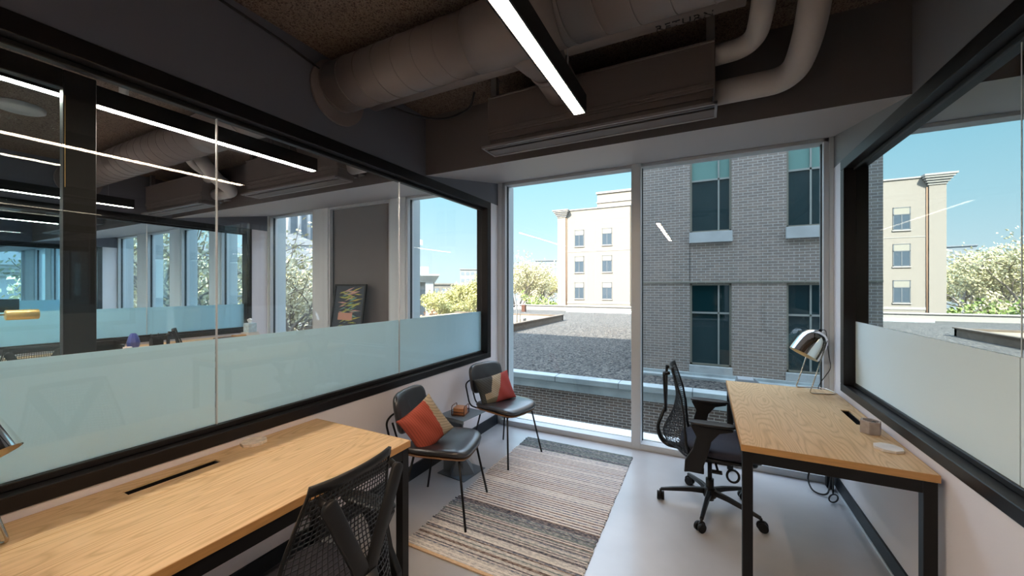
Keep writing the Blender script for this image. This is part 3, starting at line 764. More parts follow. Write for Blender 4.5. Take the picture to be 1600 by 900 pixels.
# ------------------------------------------------------------------ task chairs
def lerp(tab, v):
    for (a, x), (b, y) in zip(tab[:-1], tab[1:]):
        if v <= b: return x+(y-x)*(v-a)/(b-a)
    return tab[-1][1]
def sm(tab, v):
    return (lerp(tab, max(0, v-.05))+lerp(tab, v)+lerp(tab, min(1, v+.05)))/3
def task_chair(label, loc, rz, group='mesh back task chairs'):
    t = thing('task_chair', label, 'office chair', loc, rz, group)
    # seat
    def sb(x, y, z):
        k = max(0, x-.12)/.12
        return (x, y*(1-.08*max(0, -x)/.22), z-.03*k*k+.014*(abs(y)/.23)**2.2)
    m = MB(); pad(m, .245, .245, .062, 3.6, bend=sb, M=Matrix.Translation((.055, 0, .445))); m.build('seat', M_SEATFAB, t)
    m = MB(); pad(m, .225, .225, .03, 3.6, bend=sb, M=Matrix.Translation((.05, 0, .402))); m.build('seat_pan', M_BLKPLAS, t)
    # back: sheet(u in -1..1, v 0 bottom .. 1 top)
    hw = [(0, .215), (.12, .235), (.3, .232), (.5, .215), (.75, .182), (.93, .158), (1, .150)]
    xc = [(0, -.15), (.07, -.26), (.16, -.310), (.28, -.290), (.45, -.235), (.65, -.212), (.85, -.232), (1, -.258)]
    wr = [(0, .05), (.1, .17), (.25, .160), (.4, .10), (.6, .05), (.8, .03), (1, .022)]
    zz = lambda v: .375+.60*v
    def S(u, v):
        a = abs(u)
        return Vector((sm(xc, v)+sm(wr, v)*a**2.2, u*sm(hw, v), zz(v)-.012*(1-a*a)*v**6*0+(.02*a**3 if v < .08 else 0)))
    # lattice of slim crossing strands
    m = MB(); nu, nv = 26, 36
    def strand(fn, n, w, th):
        pts = [fn(i/n) for i in range(n+1)]; vs = []; 
        for i, (p, nrm, sd) in enumerate(pts):
            for q in ((-1, -1), (1, -1), (1, 1), (-1, 1)): vs.append(p+sd*q[0]*w/2+nrm*q[1]*th/2)
        fs = []
        for i in range(n):
            for j in range(4): fs.append((i*4+j, i*4+(j+1) % 4, (i+1)*4+(j+1) % 4, (i+1)*4+j))
        m.add(vs, fs, 0, True)
    def frame_at(u, v, du, dv):
        u = max(-1, min(1, u)); v = max(0, min(1, v))
        p = S(u, v); a = S(min(1, u+.01), v)-S(max(-1, u-.01), v); b = S(u, min(1, v+.01))-S(u, max(0, v-.01))
        n = a.cross(b).normalized(); d = (a.normalized()*du+b.normalized()*dv).normalized()
        return p, n, d.cross(n).normalized()
    for i in range(1, nu):
        u = -1+2*i/nu
        strand(lambda s, u=u: frame_at(u, .015+s*.955, 0, 1), 30, .0026, .0024)
    for j in range(1, nv):
        v = .01+.955*j/nv
        strand(lambda s, v=v: frame_at(-1+2*s, v+.014*math.cos(math.pi*(2*s-1)), 1, 0), 18, .0032, .0024)
    m.build('mesh_back', M_MESH, t)
    # solid rim: top band, side edges and lower edge
    m = MB()
    def band(u0, u1, v0, v1, th, n1, n2):
        vs = []
        for k in (-1, 1):
            for j in range(n2+1):
                for i in range(n1+1):
                    u = u0+(u1-u0)*i/n1; v = v0+(v1-v0)*j/n2
                    p, n, sd = frame_at(u, v, 0, 1); vs.append(p+n*k*th/2)
        o = (n1+1)*(n2+1); fs = []
        for j in range(n2):
            for i in range(n1):
                a = j*(n1+1)+i; fs += [(a, a+1, a+n1+2, a+n1+1), (o+a+n1+1, o+a+n1+2, o+a+1, o+a)]
        for i in range(n1): fs += [(i, o+i, o+i+1, i+1), (n2*(n1+1)+i, n2*(n1+1)+i+1, o+n2*(n1+1)+i+1, o+n2*(n1+1)+i)]
        for j in range(n2):
            a = j*(n1+1); fs += [(a, a+n1+1, o+a+n1+1, o+a), (a+n1, o+a+n1, o+a+n1+n1+1, a+n1+n1+1)]
        m.add(vs, fs, 0, True)
    band(-1, 1, .955, 1.0, .011, 16, 2); band(-1, -.955, .0, 1.0, .009, 1, 26); band(.955, 1, .0, 1.0, .009, 1, 26); band(-1, 1, 0, .03, .010, 14, 1)
    m.build('back_rim', M_BLKPLAS, t)
    # Y tower
    m = MB()
    stem = arc([(-.10, 0, .385), (-.30, 0, .395), (-.345, 0, .50), (-.288, 0, .66)], .10, 8)
    st = [Vector(p) for p in stem]
    def flat(pts, ws, th, tip=False):
        vs = []; k = len(pts)
        for i, p in enumerate(pts):
            d = (pts[min(i+1, k-1)]-pts[max(i-1, 0)]).normalized(); sd = flatside(d); n = d.cross(sd).normalized()
            w = ws[i] if isinstance(ws, list) else ws
            for q in ((-1, -.5), (-.8, -1), (.8, -1), (1, -.5), (1, .5), (.8, 1), (-.8, 1), (-1, .5)): vs.append(p+sd*q[0]*w/2+n*q[1]*th/2)
        fs = [(7, 6, 5, 4, 3, 2, 1, 0), tuple((k-1)*8+q for q in range(8))]
        for i in range(k-1):
            for j in range(8): fs.append((i*8+j, i*8+(j+1) % 8, (i+1)*8+(j+1) % 8, (i+1)*8+j))
        m.add(vs, fs, 0, True)
    def flatside(d):
        s = d.cross(Vector((1, 0, 0)))
        if s.length < .3: s = Vector((0, 1, 0))
        s.normalize()
        return s if s.y >= 0 else -s
    flat([Vector(p) for p in stem], [.075]*4+[.062]*(len(stem)-4), .022)
    for sy in (-1, 1):
        p = arc([(-.285, sy*.004, .640), (-.284, sy*.030, .70), (-.285, sy*.132, .925)], .05, 6)
        ps = [Vector(q) for q in p]; extra = [ps[-1]+(ps[-1]-ps[-2]).normalized()*a for a in (.008, .013)]
        flat(ps+extra, [.05]*len(ps)+[.038, .016], .017)
        m.tube([(-.285, sy*.130, .920), (-.250, sy*.135, .935)], .011, 12)
    m.build('back_tower', M_BLKPLAS, t, recalc=True)
    # arms
    for sy in (-1, 1):
        a = MB(); Y = sy*.292
        prof = [(-.155, .345), (-.055, .365), (-.02, .47), (.0, .56), (.045, .618), (.12, .640), (.12, .652), (-.115, .652), (-.115, .640), (-.085, .58), (-.105, .50), (-.150, .42)]
        n = len(prof); th = .014
        vs = [(x, Y-th, z) for x, z in prof]+[(x, Y+th, z) for x, z in prof]
        a.add(vs, [tuple(range(n)), tuple(range(2*n-1, n-1, -1))]+[(i, n+i, n+(i+1) % n, (i+1) % n) for i in range(n)])
        a.box(-.14, -.04, min(Y, sy*.16), max(Y, sy*.16), .345, .385)
        ao = a.build('arm', M_BLKPLAS, t, bevel=.006, seg=3)
        b = MB(); pad(b, .130, .044, .019, 3.2, M=Matrix.Translation((.005, Y-sy*.012, .664))); b.build('arm_pad', M_BLKPLAS, ao)
    # mechanism
    m = MB(); m.box(-.13, .13, -.08, .08, .335, .392); m.build('tilt_mechanism', M_BLKPLAS, t, bevel=.012, seg=2)
    m = MB(); m.bar((.03, -.08, .352), (.04, -.20, .345), .014, .012); m.box(.005, .065, -.235, -.195, .338, .350); m.build('height_lever', M_BLKPLAS, t, bevel=.003, seg=1)
    MB().tube([(.13+.038*math.cos(a)*.9, -.13+.0*a, .300+.040*math.sin(a)) for a in [2*math.pi*i/20 for i in range(20)]], .0075, 8, closed=True).build('control_loop', M_BLKPLAS, t)
    m = MB(); m.tube([(0, 0, .12), (0, 0, .34)], .014, 16); m.tube([(0, 0, .055), (0, 0, .20)], .026, 18); m.build('gas_lift', M_BLKPLAS, t)
    # star base
    m = MB(); m.lathe([(.001, .075), (.04, .075), (.045, .09), (.042, .125), (.03, .14), (.001, .14)], 20)
    casters = []
    for k in range(5):
        a = R(36+72*k+8); d = Vector((math.cos(a), math.sin(a), 0))
        pts = [d*.02+Vector((0, 0, .115)), d*.12+Vector((0, 0, .110)), d*.24+Vector((0, 0, .092)), d*.318+Vector((0, 0, .078))]
        sd = Vector((-d.y, d.x, 0)); vs = []
        for p, w_, h_ in zip(pts, (.036, .032, .027, .024), (.036, .030, .024, .018)):
            for q in ((-1, -1), (1, -1), (.75, 1), (-.75, 1)): vs.append(p+sd*q[0]*w_/2+Vector((0, 0, q[1]*h_/2)))
        fs = [(3, 2, 1, 0), (12, 13, 14, 15)]
        for i in range(3):
            for j in range(4): fs.append((i*4+j, i*4+(j+1) % 4, (i+1)*4+(j+1) % 4, (i+1)*4+j))
        m.add(vs, fs); casters.append((d, a))
    m.build('star_base', M_BLKPLAS, t, bevel=.004, seg=2)
    for i, (d, a) in enumerate(casters):
        c = MB(); p = d*.318; ax = Vector((math.cos(a+1.1+i), math.sin(a+1.1+i), 0)); o_ = Vector((-ax.y, ax.x, 0))*.012
        for s in (-1, 1):
            c.tube([p+o_+ax*s*.006+Vector((0, 0, .028)), p+o_+ax*s*.024+Vector((0, 0, .028))], .028, 18)
        c.tube([p+Vector((0, 0, .03)), p+Vector((0, 0, .078))], .008, 10)
        c.tube([p+o_*.2+ax*-.006+Vector((0, 0, .034)), p+o_*.2+ax*.006+Vector((0, 0, .034))], .029, 14)
        c.build('caster', M_BLACK, t)
    return t
c0 = task_chair('black mesh task chair tucked at the right desk, side on', (.035, 2.975, 0), R(1))
dup(c0, (-1.195, .825, 0), R(181), 'black mesh task chair seen from behind in the foreground, at the left desk')
cn = dup(c0, (-5.30, 2.38, 0), R(66), 'task chair behind the left partition, only the arch of its back top showing')
cn.scale = (1.08, 1.08, 1.08)
cn = dup(c0, (-5.45, 1.12, 0), R(172), 'task chair behind the left partition left of the black door stile')

cn.scale = (1.04, 1.04, 1.04)
# ------------------------------------------------------------------ rug
def yarn(name, c1, c2):
    m = bpy.data.materials.new(name); m.use_nodes = True; nt = m.node_tree; b = nt.nodes['Principled BSDF']
    tc = nt.nodes.new('ShaderNodeTexCoord'); mp = nt.nodes.new('ShaderNodeMapping'); mp.inputs['Scale'].default_value = (38, 120, 1)
    nt.links.new(tc.outputs['Object'], mp.inputs[0]); n = nt.nodes.new('ShaderNodeTexNoise'); n.inputs['Scale'].default_value = 1; n.inputs['Detail'].default_value = 4
    nt.links.new(mp.outputs[0], n.inputs['Vector']); r = nt.nodes.new('ShaderNodeValToRGB')
    r.color_ramp.elements[0].position = .42; r.color_ramp.elements[1].position = .60
    r.color_ramp.elements[0].color = (*c1, 1); r.color_ramp.elements[1].color = (*c2, 1)
    nt.links.new(n.outputs['Fac'], r.inputs[0]); nt.links.new(r.outputs[0], b.inputs['Base Color']); b.inputs['Roughness'].default_value = .95
    return m
Y_M = [yarn('cream yarn', (.76, .71, .68), (.86, .82, .79)), yarn('dark denim yarn', (.06, .07, .10), (.30, .26, .26)), yarn('teal grey yarn', (.16, .20, .21), (.34, .38, .37)),
       yarn('brown yarn', (.13, .09, .085), (.40, .32, .28)), yarn('blue grey yarn', (.14, .17, .24), (.52, .50, .50)), yarn('light grey yarn', (.50, .48, .48), (.76, .72, .69)), yarn('tan binding', (.62, .42, .25), (.70, .50, .32))]
rug = thing('striped_rug', 'flat woven rag rug striped cream, grey and denim on the concrete floor', 'rug', (-1.085, 2.63, 0), 0)
m = MB(); rr = random.Random(3); y = -.885; row = 0
def rugrow(y, h, mi, x0, x1, ht):
    vs = []
    for x, in ((x0,), (x1,)):
        for q in range(7):
            a = math.pi*q/6; vs.append((x, y+h/2-math.cos(a)*h/2, .001+ht*math.sin(a)))
    fs = [(q, q+1, 7+q+1, 7+q) for q in range(6)]+[(0, 7, 13, 6)]
    m.add(vs, fs, mi, True)
while y < .90:
    Y_ = y+2.63; h = .0135
    if Y_ > 3.30: mi = rr.choice([2, 2, 2, 4, 1, 2])
    elif Y_ > 2.30: mi = 0 if row % 2 == 0 else rr.choice([1, 3, 1, 4, 5])
    elif Y_ > 2.20: mi = rr.choice([4, 1, 4, 2])
    else: mi = rr.choice([5, 4, 3, 5, 1, 2, 5, 0])
    if Y_ > 2.30 and Y_ < 3.30: h = .0165 if row % 2 == 0 else .0105
    if Y_ > 3.3 or Y_ < 2.3: h = .010
    j = rr.uniform(-.007, .007)
    rugrow(y, h, mi, -.518+j+(.008 if row % 2 else 0), .515+rr.uniform(-.005, .005), .0075 if mi != 1 else .0062)
    y += h*.98; row += 1
m.build('woven_field', Y_M, rug, recalc=False)
MB().box(-.515, .512, -.905, -.884, 0, .009).build('end_binding', Y_M[6], rug, bevel=.003)
MB().box(-.51, .508, -.884, .90, 0, .0015).build('backing', Y_M[5], rug)

# ------------------------------------------------------------------ cables under the desks
tag(MB().tube(arc([(.84, 3.60, .66), (.84, 3.58, .10), (.80, 3.50, .01), (.72, 3.52, .01), (.70, 3.62, .06), (.76, 3.64, .22), (.84, 3.63, .30)], .06, 6), .006, 8).build('power_cable', M_CORD),
    'black power cable looping to the floor under the right desk near the corner', 'cable')
m = MB(); m.tube([(.815+.03*math.cos(a), 3.42+.02*math.cos(a), .036+.028*math.sin(a)) for a in [2*math.pi*i/16 for i in range(16)]], .005, 8, closed=True)
m.tube(arc([(.835, 3.56, .4), (.83, 3.5, .15), (.815, 3.43, .06)], .05), .005, 8)
tag(m.build('cable_coil', M_CORD), 'small coiled cable end hanging under the right desk by the wall', 'cable')
tag(MB().tube(arc([(-1.99, .95, .66), (-2.03, .90, .40), (-2.04, .84, .12), (-1.95, .80, .01), (-1.80, .82, .01)], .1, 6), .005, 8).build('power_cable', M_CORD),
    'thin black cable hanging under the left desk against the white wall', 'cable')
m = MB(); m.tube([(-2.00, 1.16+.03*math.cos(a), .60+.022*math.sin(a)) for a in [2*math.pi*i/14 for i in range(14)]], .004, 8, closed=True); m.tube([(-2.0, 1.14, .62), (-1.99, 1.12, .70)], .004, 8)
tag(m.build('cable_coil', M_CORD), 'small loop of cable under the middle of the left desk', 'cable')

# ------------------------------------------------------------------ next room's desk items
DZ_ = .8105
t = thing('letter_tray', 'black mesh letter tray on the next room desk beside the door stile', 'tray', (-5.97, 1.72, DZ_), R(3))
m = MB(); m.box(-.12, .12, -.15, .15, 0, .006)
m.box(-.12, -.114, -.15, .15, 0, .065); m.box(.114, .12, -.15, .15, 0, .04); m.box(-.12, .12, -.15, -.144, 0, .065); m.box(-.12, .12, .144, .15, 0, .065)
m.build('lower_tray', M_BLACK, t)
m = MB()
for sx in (-.117, .117):
    m.tube(arc([(sx, -.147, .06), (sx, -.147, .135), (sx, .147, .135), (sx, .147, .06)], .02), .003, 6)
for sy in (-.147, .147): m.tube([(-.117, sy, .135), (.117, sy, .135)], .003, 6); m.tube([(-.117, sy, .10), (.117, sy, .10)], .003, 6)
m.build('upper_rack', M_BLACK, t)
tag(MB().lathe([(.001, 0), (.034, 0), (.036, .004), (.038, .05), (.035, .052), (.034, .01), (.001, .008)], 20, M=Matrix.Translation((-5.74, 1.86, DZ_))).build('cream_cup', M_MARB), 'small cream cup in front of the blue vase', 'cup')
m = MB(); vp = [(.001, 0), (.040, 0), (.055, .03), (.060, .075), (.050, .12), (.034, .16), (.022, .178), (.018, .176), (.03, .15), (.001, .02)]
m.lathe(vp, 9, smooth=False, M=Matrix.Translation((-5.97, 1.985, DZ_)))
tag(m.build('vase', mat('cobalt blue glaze', (.06, .09, .36), .35)), 'faceted cobalt blue vase on the next room desk', 'vase')
t = thing('pencil_cup', 'square black pencil cup holding pens on the next room desk', 'pencil cup', (-5.90, 2.17, DZ_), 0)
m = MB()
for a in ((-.05, -.046, -.05, .05), (.046, .05, -.05, .05), (-.05, .05, -.05, -.046), (-.05, .05, .046, .05)): m.box(a[0], a[1], a[2], a[3], 0, .10)
m.box(-.05, .05, -.05, .05, 0, .004); m.build('cup', M_BLACK, t)
for i, (a, b, c, d, h) in enumerate(((-.02, -.02, -.03, -.045, .16), (.01, 0, .02, .01, .165), (.02, .02, .04, .05, .15), (-.02, .02, -.045, .03, .145), (0, -.03, .0, -.055, .15))):
    tag(MB().tube([(-5.90+a, 2.17+b, DZ_+.006), (-5.90+c, 2.17+d, DZ_+h)], .004, 6).build('pen', M_BLACK), 'dark pen standing in the square black pencil cup', 'pen', 'pens in the black pencil cup')
t = thing('notebook', 'closed notebook lying on the next room desk before the tissue box', 'notebook', (-6.0, 2.98, DZ_), R(8))
MB().box(-.08, .08, -.12, .12, 0, .012).build('pages', M_MARB, t); m = MB(); m.box(-.084, .084, -.124, .124, .012, .016); m.box(-.084, -.08, -.124, .124, 0, .016); m.build('cover', M_COPPERD, t)
tag(MB().box(-6.05, -5.93, 3.06, 3.20, DZ_, DZ_+.035).build('wooden_block', M_DESKEDGE, bevel=.004), 'small tan block between the notebook and tissue box', 'block')
t = thing('tissue_box', 'pale blue tissue box with a white tissue, behind the partition by the window', 'tissue box', (-6.08, 3.33, DZ_), R(5))
m = MB(); m.box(-.06, .06, -.06, .06, .05, .185); m.build('box', mat('pale blue printed card', (.52, .68, .76), .7, noise=(20, .2)), t, bevel=.003, seg=1)
m = MB()
def tis(u, v):
    a = u*2*math.pi; r_ = (.012+.035*v+.012*math.sin(3*a+4*v))*(1 if v < .7 else 1-.9*(v-.7)/.3); return (r_*math.cos(a), r_*math.sin(a)*.8, .183+.075*v)
m.grid(tis, 20, 8); m.build('tissue', mat('white tissue', (.85, .87, .88), .9), t)
m = MB(); m.box(-.085, .085, -.085, .085, 0, .024); m.box(-.08, .08, -.08, .08, .026, .05); m.build('tray', M_MARB, t)
# brass lamp and laptop-like monitor in the rooms beyond
t = thing('brass_lamp', 'brass cylinder shade lamp behind the left glass wall, far left', 'lamp', (-6.05, .80, DZ_), 0)
m = MB(); m.lathe([(.001, 0), (.075, 0), (.078, .01), (.02, .016), (.001, .018)], 24); m.build('lamp_base', M_WIRE, t)
m = MB(); m.tube(arc([(0, 0, .012), (0, 0, .45), (.0, .29, .45)], .02), .006, 8); m.build('lamp_arm', M_WIRE, t)
m = MB(); Ms = Matrix.Translation((0, .27, .445)) @ Matrix.Rotation(R(-90), 4, 'X')
m.lathe([(.001, .01), (.046, .012), (.05, .016), (.05, .218), (.046, .222), (.046, .02), (.001, .016)], 28, M=Ms); m.build('lamp_shade', M_GOLD, t)
t = thing('monitor', 'dark computer monitor in the room beyond the teal partition', 'monitor', (-11.2, 1.9, .74), 0)
m = MB(); m.box(-.02, .02, -.30, .26, .24, .58); m.build('screen', M_BLKPLAS, t, bevel=.004); m = MB(); m.box(-.08, .08, -.1, .1, 0, .01); m.box(-.02, .02, -.02, .02, .01, .26); m.build('stand', M_BLACK, t)
desk(-11.6, -10.9, 1.2, 2.7, None, 'desk in the room beyond the teal partition, under the monitor', group='desks in the farther room')

# framed picture leaning on the panel, standing on a low cabinet
t = thing('low_cabinet', 'low dark cabinet behind the frosted band, carrying the framed picture', 'cabinet', (-4.40, 3.50, 0), 0)
MB().box(-.60, .60, -.22, .20, .06, .68).build('body', M_BASEB, t, bevel=.004); MB().box(-.56, .56, -.18, .17, 0, .06).build('plinth', M_BLACK, t)
for sx in (-.3, .3):
    d_ = MB().box(sx-.285, sx+.285, -.238, -.221, .08, .66).build('door', M_BASEB, t, bevel=.002, seg=1); MB().tube([(sx+.2, -.25, .5), (sx+.2, -.25, .6)], .005, 8).build('handle', M_WIRE, d_)
t = thing('framed_picture', 'black framed botanical leaf print leaning behind the left partition', 'picture', (-4.41, 3.615, .68), 0); t.rotation_euler = (R(-8), 0, 0)
m = MB(); W2, H2 = .31, .90
m.box(-W2, W2, -.012, .012, 0, .025); m.box(-W2, W2, -.012, .012, H2-.025, H2); m.box(-W2, -W2+.025, -.012, .012, .025, H2-.025); m.box(W2-.025, W2, -.012, .012, .025, H2-.025); m.build('picture_frame', M_BLACK, t)
m = MB(); m.box(-W2+.025, W2-.025, -.002, .008, .025, H2-.025, 0)
rr = random.Random(5)
for i in range(80):
    a = rr.uniform(-.5, .9); x = rr.uniform(-.22, .1); z = rr.uniform(.1, .8); L = rr.uniform(.12, .26)
    x2 = min(.27, x+L*math.cos(a*.5)); z2 = min(.86, max(.05, z+L*math.sin(a*.5)))
    w_ = rr.uniform(.006, .014); c = rr.choice([1, 1, 2, 3, 4])
    yv = -.003-i*.00004
    m.add([(x, yv, z), ((x+x2)/2, yv, (z+z2)/2-w_), (x2, yv, z2), ((x+x2)/2, yv, (z+z2)/2+w_)], [(0, 1, 2, 3)], c)
m.box(-.18, .10, -.006, -.0055, .40, .50, 5); m.box(-W2+.025, W2-.025, -.006, -.0055, .33, .36, 0)
m.build('print', [mat('navy print ground', (.035, .05, .07), .6), mat('lime leaf', (.45, .50, .12), .6), mat('teal leaf', (.20, .42, .36), .6), mat('pink petal', (.72, .40, .34), .6), mat('yellow leaf', (.62, .52, .12), .6), mat('salmon petal', (.70, .36, .27), .6)], t)
# ================================================================== OUTSIDE
def pol(bearing, dist):
    """point at a compass bearing (degrees left of the room's long axis) from the room"""
    a = R(bearing); return (-math.sin(a)*dist, math.cos(a)*dist)
ZR = -1.0
struct('ground', MB().box(-320, 320, -60, 420, -10.5, -10), M_GROUND)
# gravel roof, its brick wall and stone coping
t = thing('gravel_roof', 'flat gravel roof outside the window with a stone coping and brick wall below', 'roof', (0, 0, 0))
MB().box(-20, 9, 10.45, 40.6, -1.2, ZR).build('gravel_bed', M_GRAVEL, t)
MB().box(-20, 9, 10.25, 10.6, -10, -1.35).build('brick_wall', M_BRICKL, t)
m = MB(); m.box(-20.05, 9, 10.12, 10.52, -1.12, ZR+.03); m.box(-20, 9, 10.17, 10.50, -1.36, -1.12)
x = -19.5
m.build('coping', M_STONE, t, bevel=.012)
m = MB()
while x < 9: m.box(x-.006, x+.006, 10.115, 10.125, -1.12, ZR+.02); m.box(x-.006, x+.006, 10.12, 10.5, ZR+.03, ZR+.034); x += 1.75
m.build('coping_joint', M_GASKET, t)
m = MB(); m.box(-20, 9, 40.4, 41.0, -1.2, -.50); m.box(-20, 9, 40.3, 41.1, -.50, -.42); m.build('far_parapet', M_CREAMT, t)
m = MB(); m.box(-13, 9, 38.4, 39.2, -1.0, -.80); m.build('pipe_run', M_STONE, t)
t = thing('raised_roof', 'raised tan roof section with a weathered brown curb on the left of the gravel', 'roof', (0, 0, 0))
MB().box(-19.9, -10.0, 14, 28.1, ZR, -.70).build('membrane', M_TAN, t)
m = MB(); m.box(-10.0, -9.80, 13.8, 28.3, ZR, -.58); m.box(-19.9, -9.8, 28.1, 28.3, ZR, -.58); m.box(-19.9, -9.8, 13.8, 14, ZR, -.58)
m.box(-10.04, -9.74, 13.8, 28.36, -.60, -.54); m.build('curb', M_CURB, t)
t = thing('gooseneck_pole', 'teal gooseneck pole standing on the raised tan roof', 'pole', (-9.95, 20.5, -.70))
t.location = (-10.25, 21.2, -.70)
m = MB(); m.tube(arc([(-.1, 0, 0), (-.1, 0, 1.1), (-.3, 0, 1.9), (-.75, 0, 2.05)], .4, 8), .035, 10); m.tube([(.12, 0, 0), (.12, 0, 1.0), (-.1, 0, 1.3)], .03, 8); m.build('pole', M_STRUT, t)
m = MB(); m.lathe([(.001, .16), (.08, .14), (.16, .03), (.17, 0), (.001, .02)], 16, M=Matrix.Translation((-.8, 0, 1.95))); m.build('hood', mat('verdigris green', (.22, .45, .42), .6), t)
tag(MB().box(-10.9, -10.3, 22.0, 22.5, -.7, -.42).build('roof_box', M_CREAMT, bevel=.02), 'small pale box on the raised tan roof', 'box')
tag(MB().box(-17.3, -16.9, 36.5, 36.9, -1, -.25).build('roof_vent', M_COPPERD, bevel=.02), 'small brown vent stack at the far edge of the gravel roof', 'vent')

# brick tower
TY, TX = 12.0, -1.86
t = thing('brick_building', 'grey brown brick building with tall windows facing our window', 'building', (0, 0, 0))
wins = [(-.36, .67, .30), (1.905, 2.935, .50), (4.17, 5.20, .5)]
rows = [(-.66, 1.645, .82), (3.09, 5.395, 4.56)]
m = MB(); xs = [TX]+[q for w_ in wins for q in w_[:2]]+[12.0]
for i in range(0, len(xs), 2): m.box(xs[i], xs[i+1], TY, TY+.35, ZR-.2, 11)
for (a, b, _) in wins:
    z = ZR-.2
    for (c, d, _) in rows: m.box(a, b, TY, TY+.35, z, c); z = d
    m.box(a, b, TY, TY+.35, z, 11)
m.box(TX, 12, TY+.35, TY+16, ZR-.2, 11)
m.build('brick_wall', M_BRICK, t)
m = MB(); m.box(TX-.1, 12, TY-.1, TY+.4, 11, 11.3); m.build('cornice', M_STONE, t)
m = MB(); m.box(TX, 12, TY-.35, TY, ZR-.1, ZR+.06); m.box(TX, 12, TY-.12, TY, ZR+.06, ZR+.13); m.build('base_course', M_STONE, t)
for (a, b, f_) in wins:
    for (c, d, tr) in rows:
        w_ = MB(); y0 = TY+.05; y1 = TY+.12; fw = .05
        w_.box(a, a+fw, y0, y1, c, d); w_.box(b-fw, b, y0, y1, c, d); w_.box(a, b, y0, y1, c, c+fw); w_.box(a, b, y0, y1, d-fw, d)
        fr_ = w_.build('window', M_WFRAME, t)
        mx_ = b-(b-a)*f_ if f_ < .4 else (a+b)/2
        g_ = MB(); g_.box(mx_-.02, mx_+.02, y0+.01, y1, c+fw, d-fw); g_.box(a+fw, b-fw, y0+.01, y1, tr-.025, tr+.025); g_.build('mullion', M_WMULL, fr_)
        MB().box(a+fw, b-fw, TY+.10, TY+.11, c+fw, tr).build('pane', M_WGLASS, fr_)
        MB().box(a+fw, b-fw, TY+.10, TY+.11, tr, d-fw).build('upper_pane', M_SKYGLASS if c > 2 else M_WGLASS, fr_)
        s_ = MB().box(a-.02, b+.02, TY-.09, TY+.12, c-(.40 if c < 2 else .30), c-.0).build('window_sill', M_SILL, t, bevel=.01)
m = MB(); m.box(TX, 12, TY-.03, TY, 1.665, 1.70)
x = TX+.8
while x < 12: m.box(x-.012, x+.012, TY-.035, TY-.0, 1.70, 1.75); x += .48
m.build('shelf_angle', M_WFRAME, t)
MB().box(-.368, -.36, TY-.008, TY, 1.70, 2.79).build('expansion_joint', M_GASKET, t)
t = thing('roof_hatch', 'small grey louvred box on the ledge in front of the brick building', 'vent', (1.0, 11.3, ZR))
m = MB(); m.add([(-.30, -.25, 0), (.38, -.25, 0), (.38, .25, 0), (-.30, .25, 0), (-.25, -.2, .22), (.12, -.2, .22), (.12, .2, .22), (-.25, .2, .22)], [(3, 2, 1, 0), (4, 5, 6, 7), (0, 1, 5, 4), (1, 2, 6, 5), (2, 3, 7, 6), (3, 0, 4, 7)])
m.build('casing', M_STRUT, t)
m = MB()
for i in range(7): m.box(-.23, .10, -.18+i*.055, -.15+i*.055, .222, .235)
m.build('louvres', M_ALU, t)

# cream brick building across the roof
t = thing('cream_building', 'tall sunlit cream brick building beyond the gravel roof', 'building', (0, 0, 0))
CY = 47.0; cx0, cx1, ct = -16.95, -7.9, 11.4
MB().box(cx0, cx1, CY, CY+14, -10, ct).build('wall', M_CREAM, t)
MB().box(cx1, cx1+.05, CY+.1, CY+14, -10, ct).build('side_wall', M_CREAMD, t)
m = MB(); m.box(cx0-.05, cx0+1.05, CY-.18, CY+.3, -10, ct-.5); m.build('corner_pilaster', M_CREAM, t)
m = MB(); m.box(cx0-.15, cx1+.1, CY-.10, CY+.4, ct, ct+.14)
for k in range(4): m.box(cx0-.1-.12*k, cx0+1.15+.10*k, CY-.25-.11*k, CY+1.2, ct-.75+.2*k, ct-.55+.2*k)
m.box(cx0-.62, cx0+1.5, CY-.65, CY+1.4, ct+.02, ct+.18)
m.build('cornice', M_CREAMT, t)
MB().tube([(cx0+1.15, CY-.06, -6), (cx0+1.15, CY-.06, ct-.9)], .05, 8).build('downpipe', M_RUST, t)
m = MB(); m.box(cx0, cx1, CY-.03, CY, 6.1, 6.16); m.box(cx0, cx1, CY-.04, CY, -.45, -.2); m.build('string_course', M_CREAMT, t)
for wx in (-14.15, -10.65):
    for wz in (7.85, 4.52, 1.20, -2.1):
        hw_ = .60; hh = 1.02
        w_ = MB(); w_.box(wx-hw_, wx+hw_, CY-.05, CY+.02, wz+hh-.06, wz+hh); w_.box(wx-hw_, wx-hw_+.07, CY-.05, CY+.02, wz-hh, wz+hh); w_.box(wx+hw_-.07, wx+hw_, CY-.05, CY+.02, wz-hh, wz+hh); w_.box(wx-hw_, wx+hw_, CY-.05, CY+.02, wz-hh, wz-hh+.06)
        w_.box(wx-.04, wx+.04, CY-.05, CY+.02, wz-hh, wz+.35); w_.box(wx-hw_, wx+hw_, CY-.05, CY+.02, wz+.33, wz+.40)
        fr_ = w_.build('window', M_DKFR, t)
        MB().box(wx-hw_+.06, wx+hw_-.06, CY-.03, CY-.01, wz-hh+.05, wz+.34).build('pane', M_WGLASS2, fr_)
        MB().box(wx-hw_+.06, wx+hw_-.06, CY-.035, CY-.01, wz+.38, wz+hh-.05).build('blind', M_BLIND, fr_)
        MB().box(wx-hw_-.05, wx+hw_+.05, CY-.10, CY+.02, wz-hh-.12, wz-hh).build('window_sill', M_CREAMT, t)
m = MB(); m.box(-12.6, cx1, CY+3, CY+12, ct, 14.0); m.build('penthouse', M_CREAM, t)
m = MB(); m.box(-12.75, cx1+.1, CY+2.85, CY+12.1, 13.9, 14.15); m.box(-12.7, cx1+.05, CY+2.9, CY+12.1, 12.7, 12.85); m.build('penthouse_trim', M_CREAMT, t)

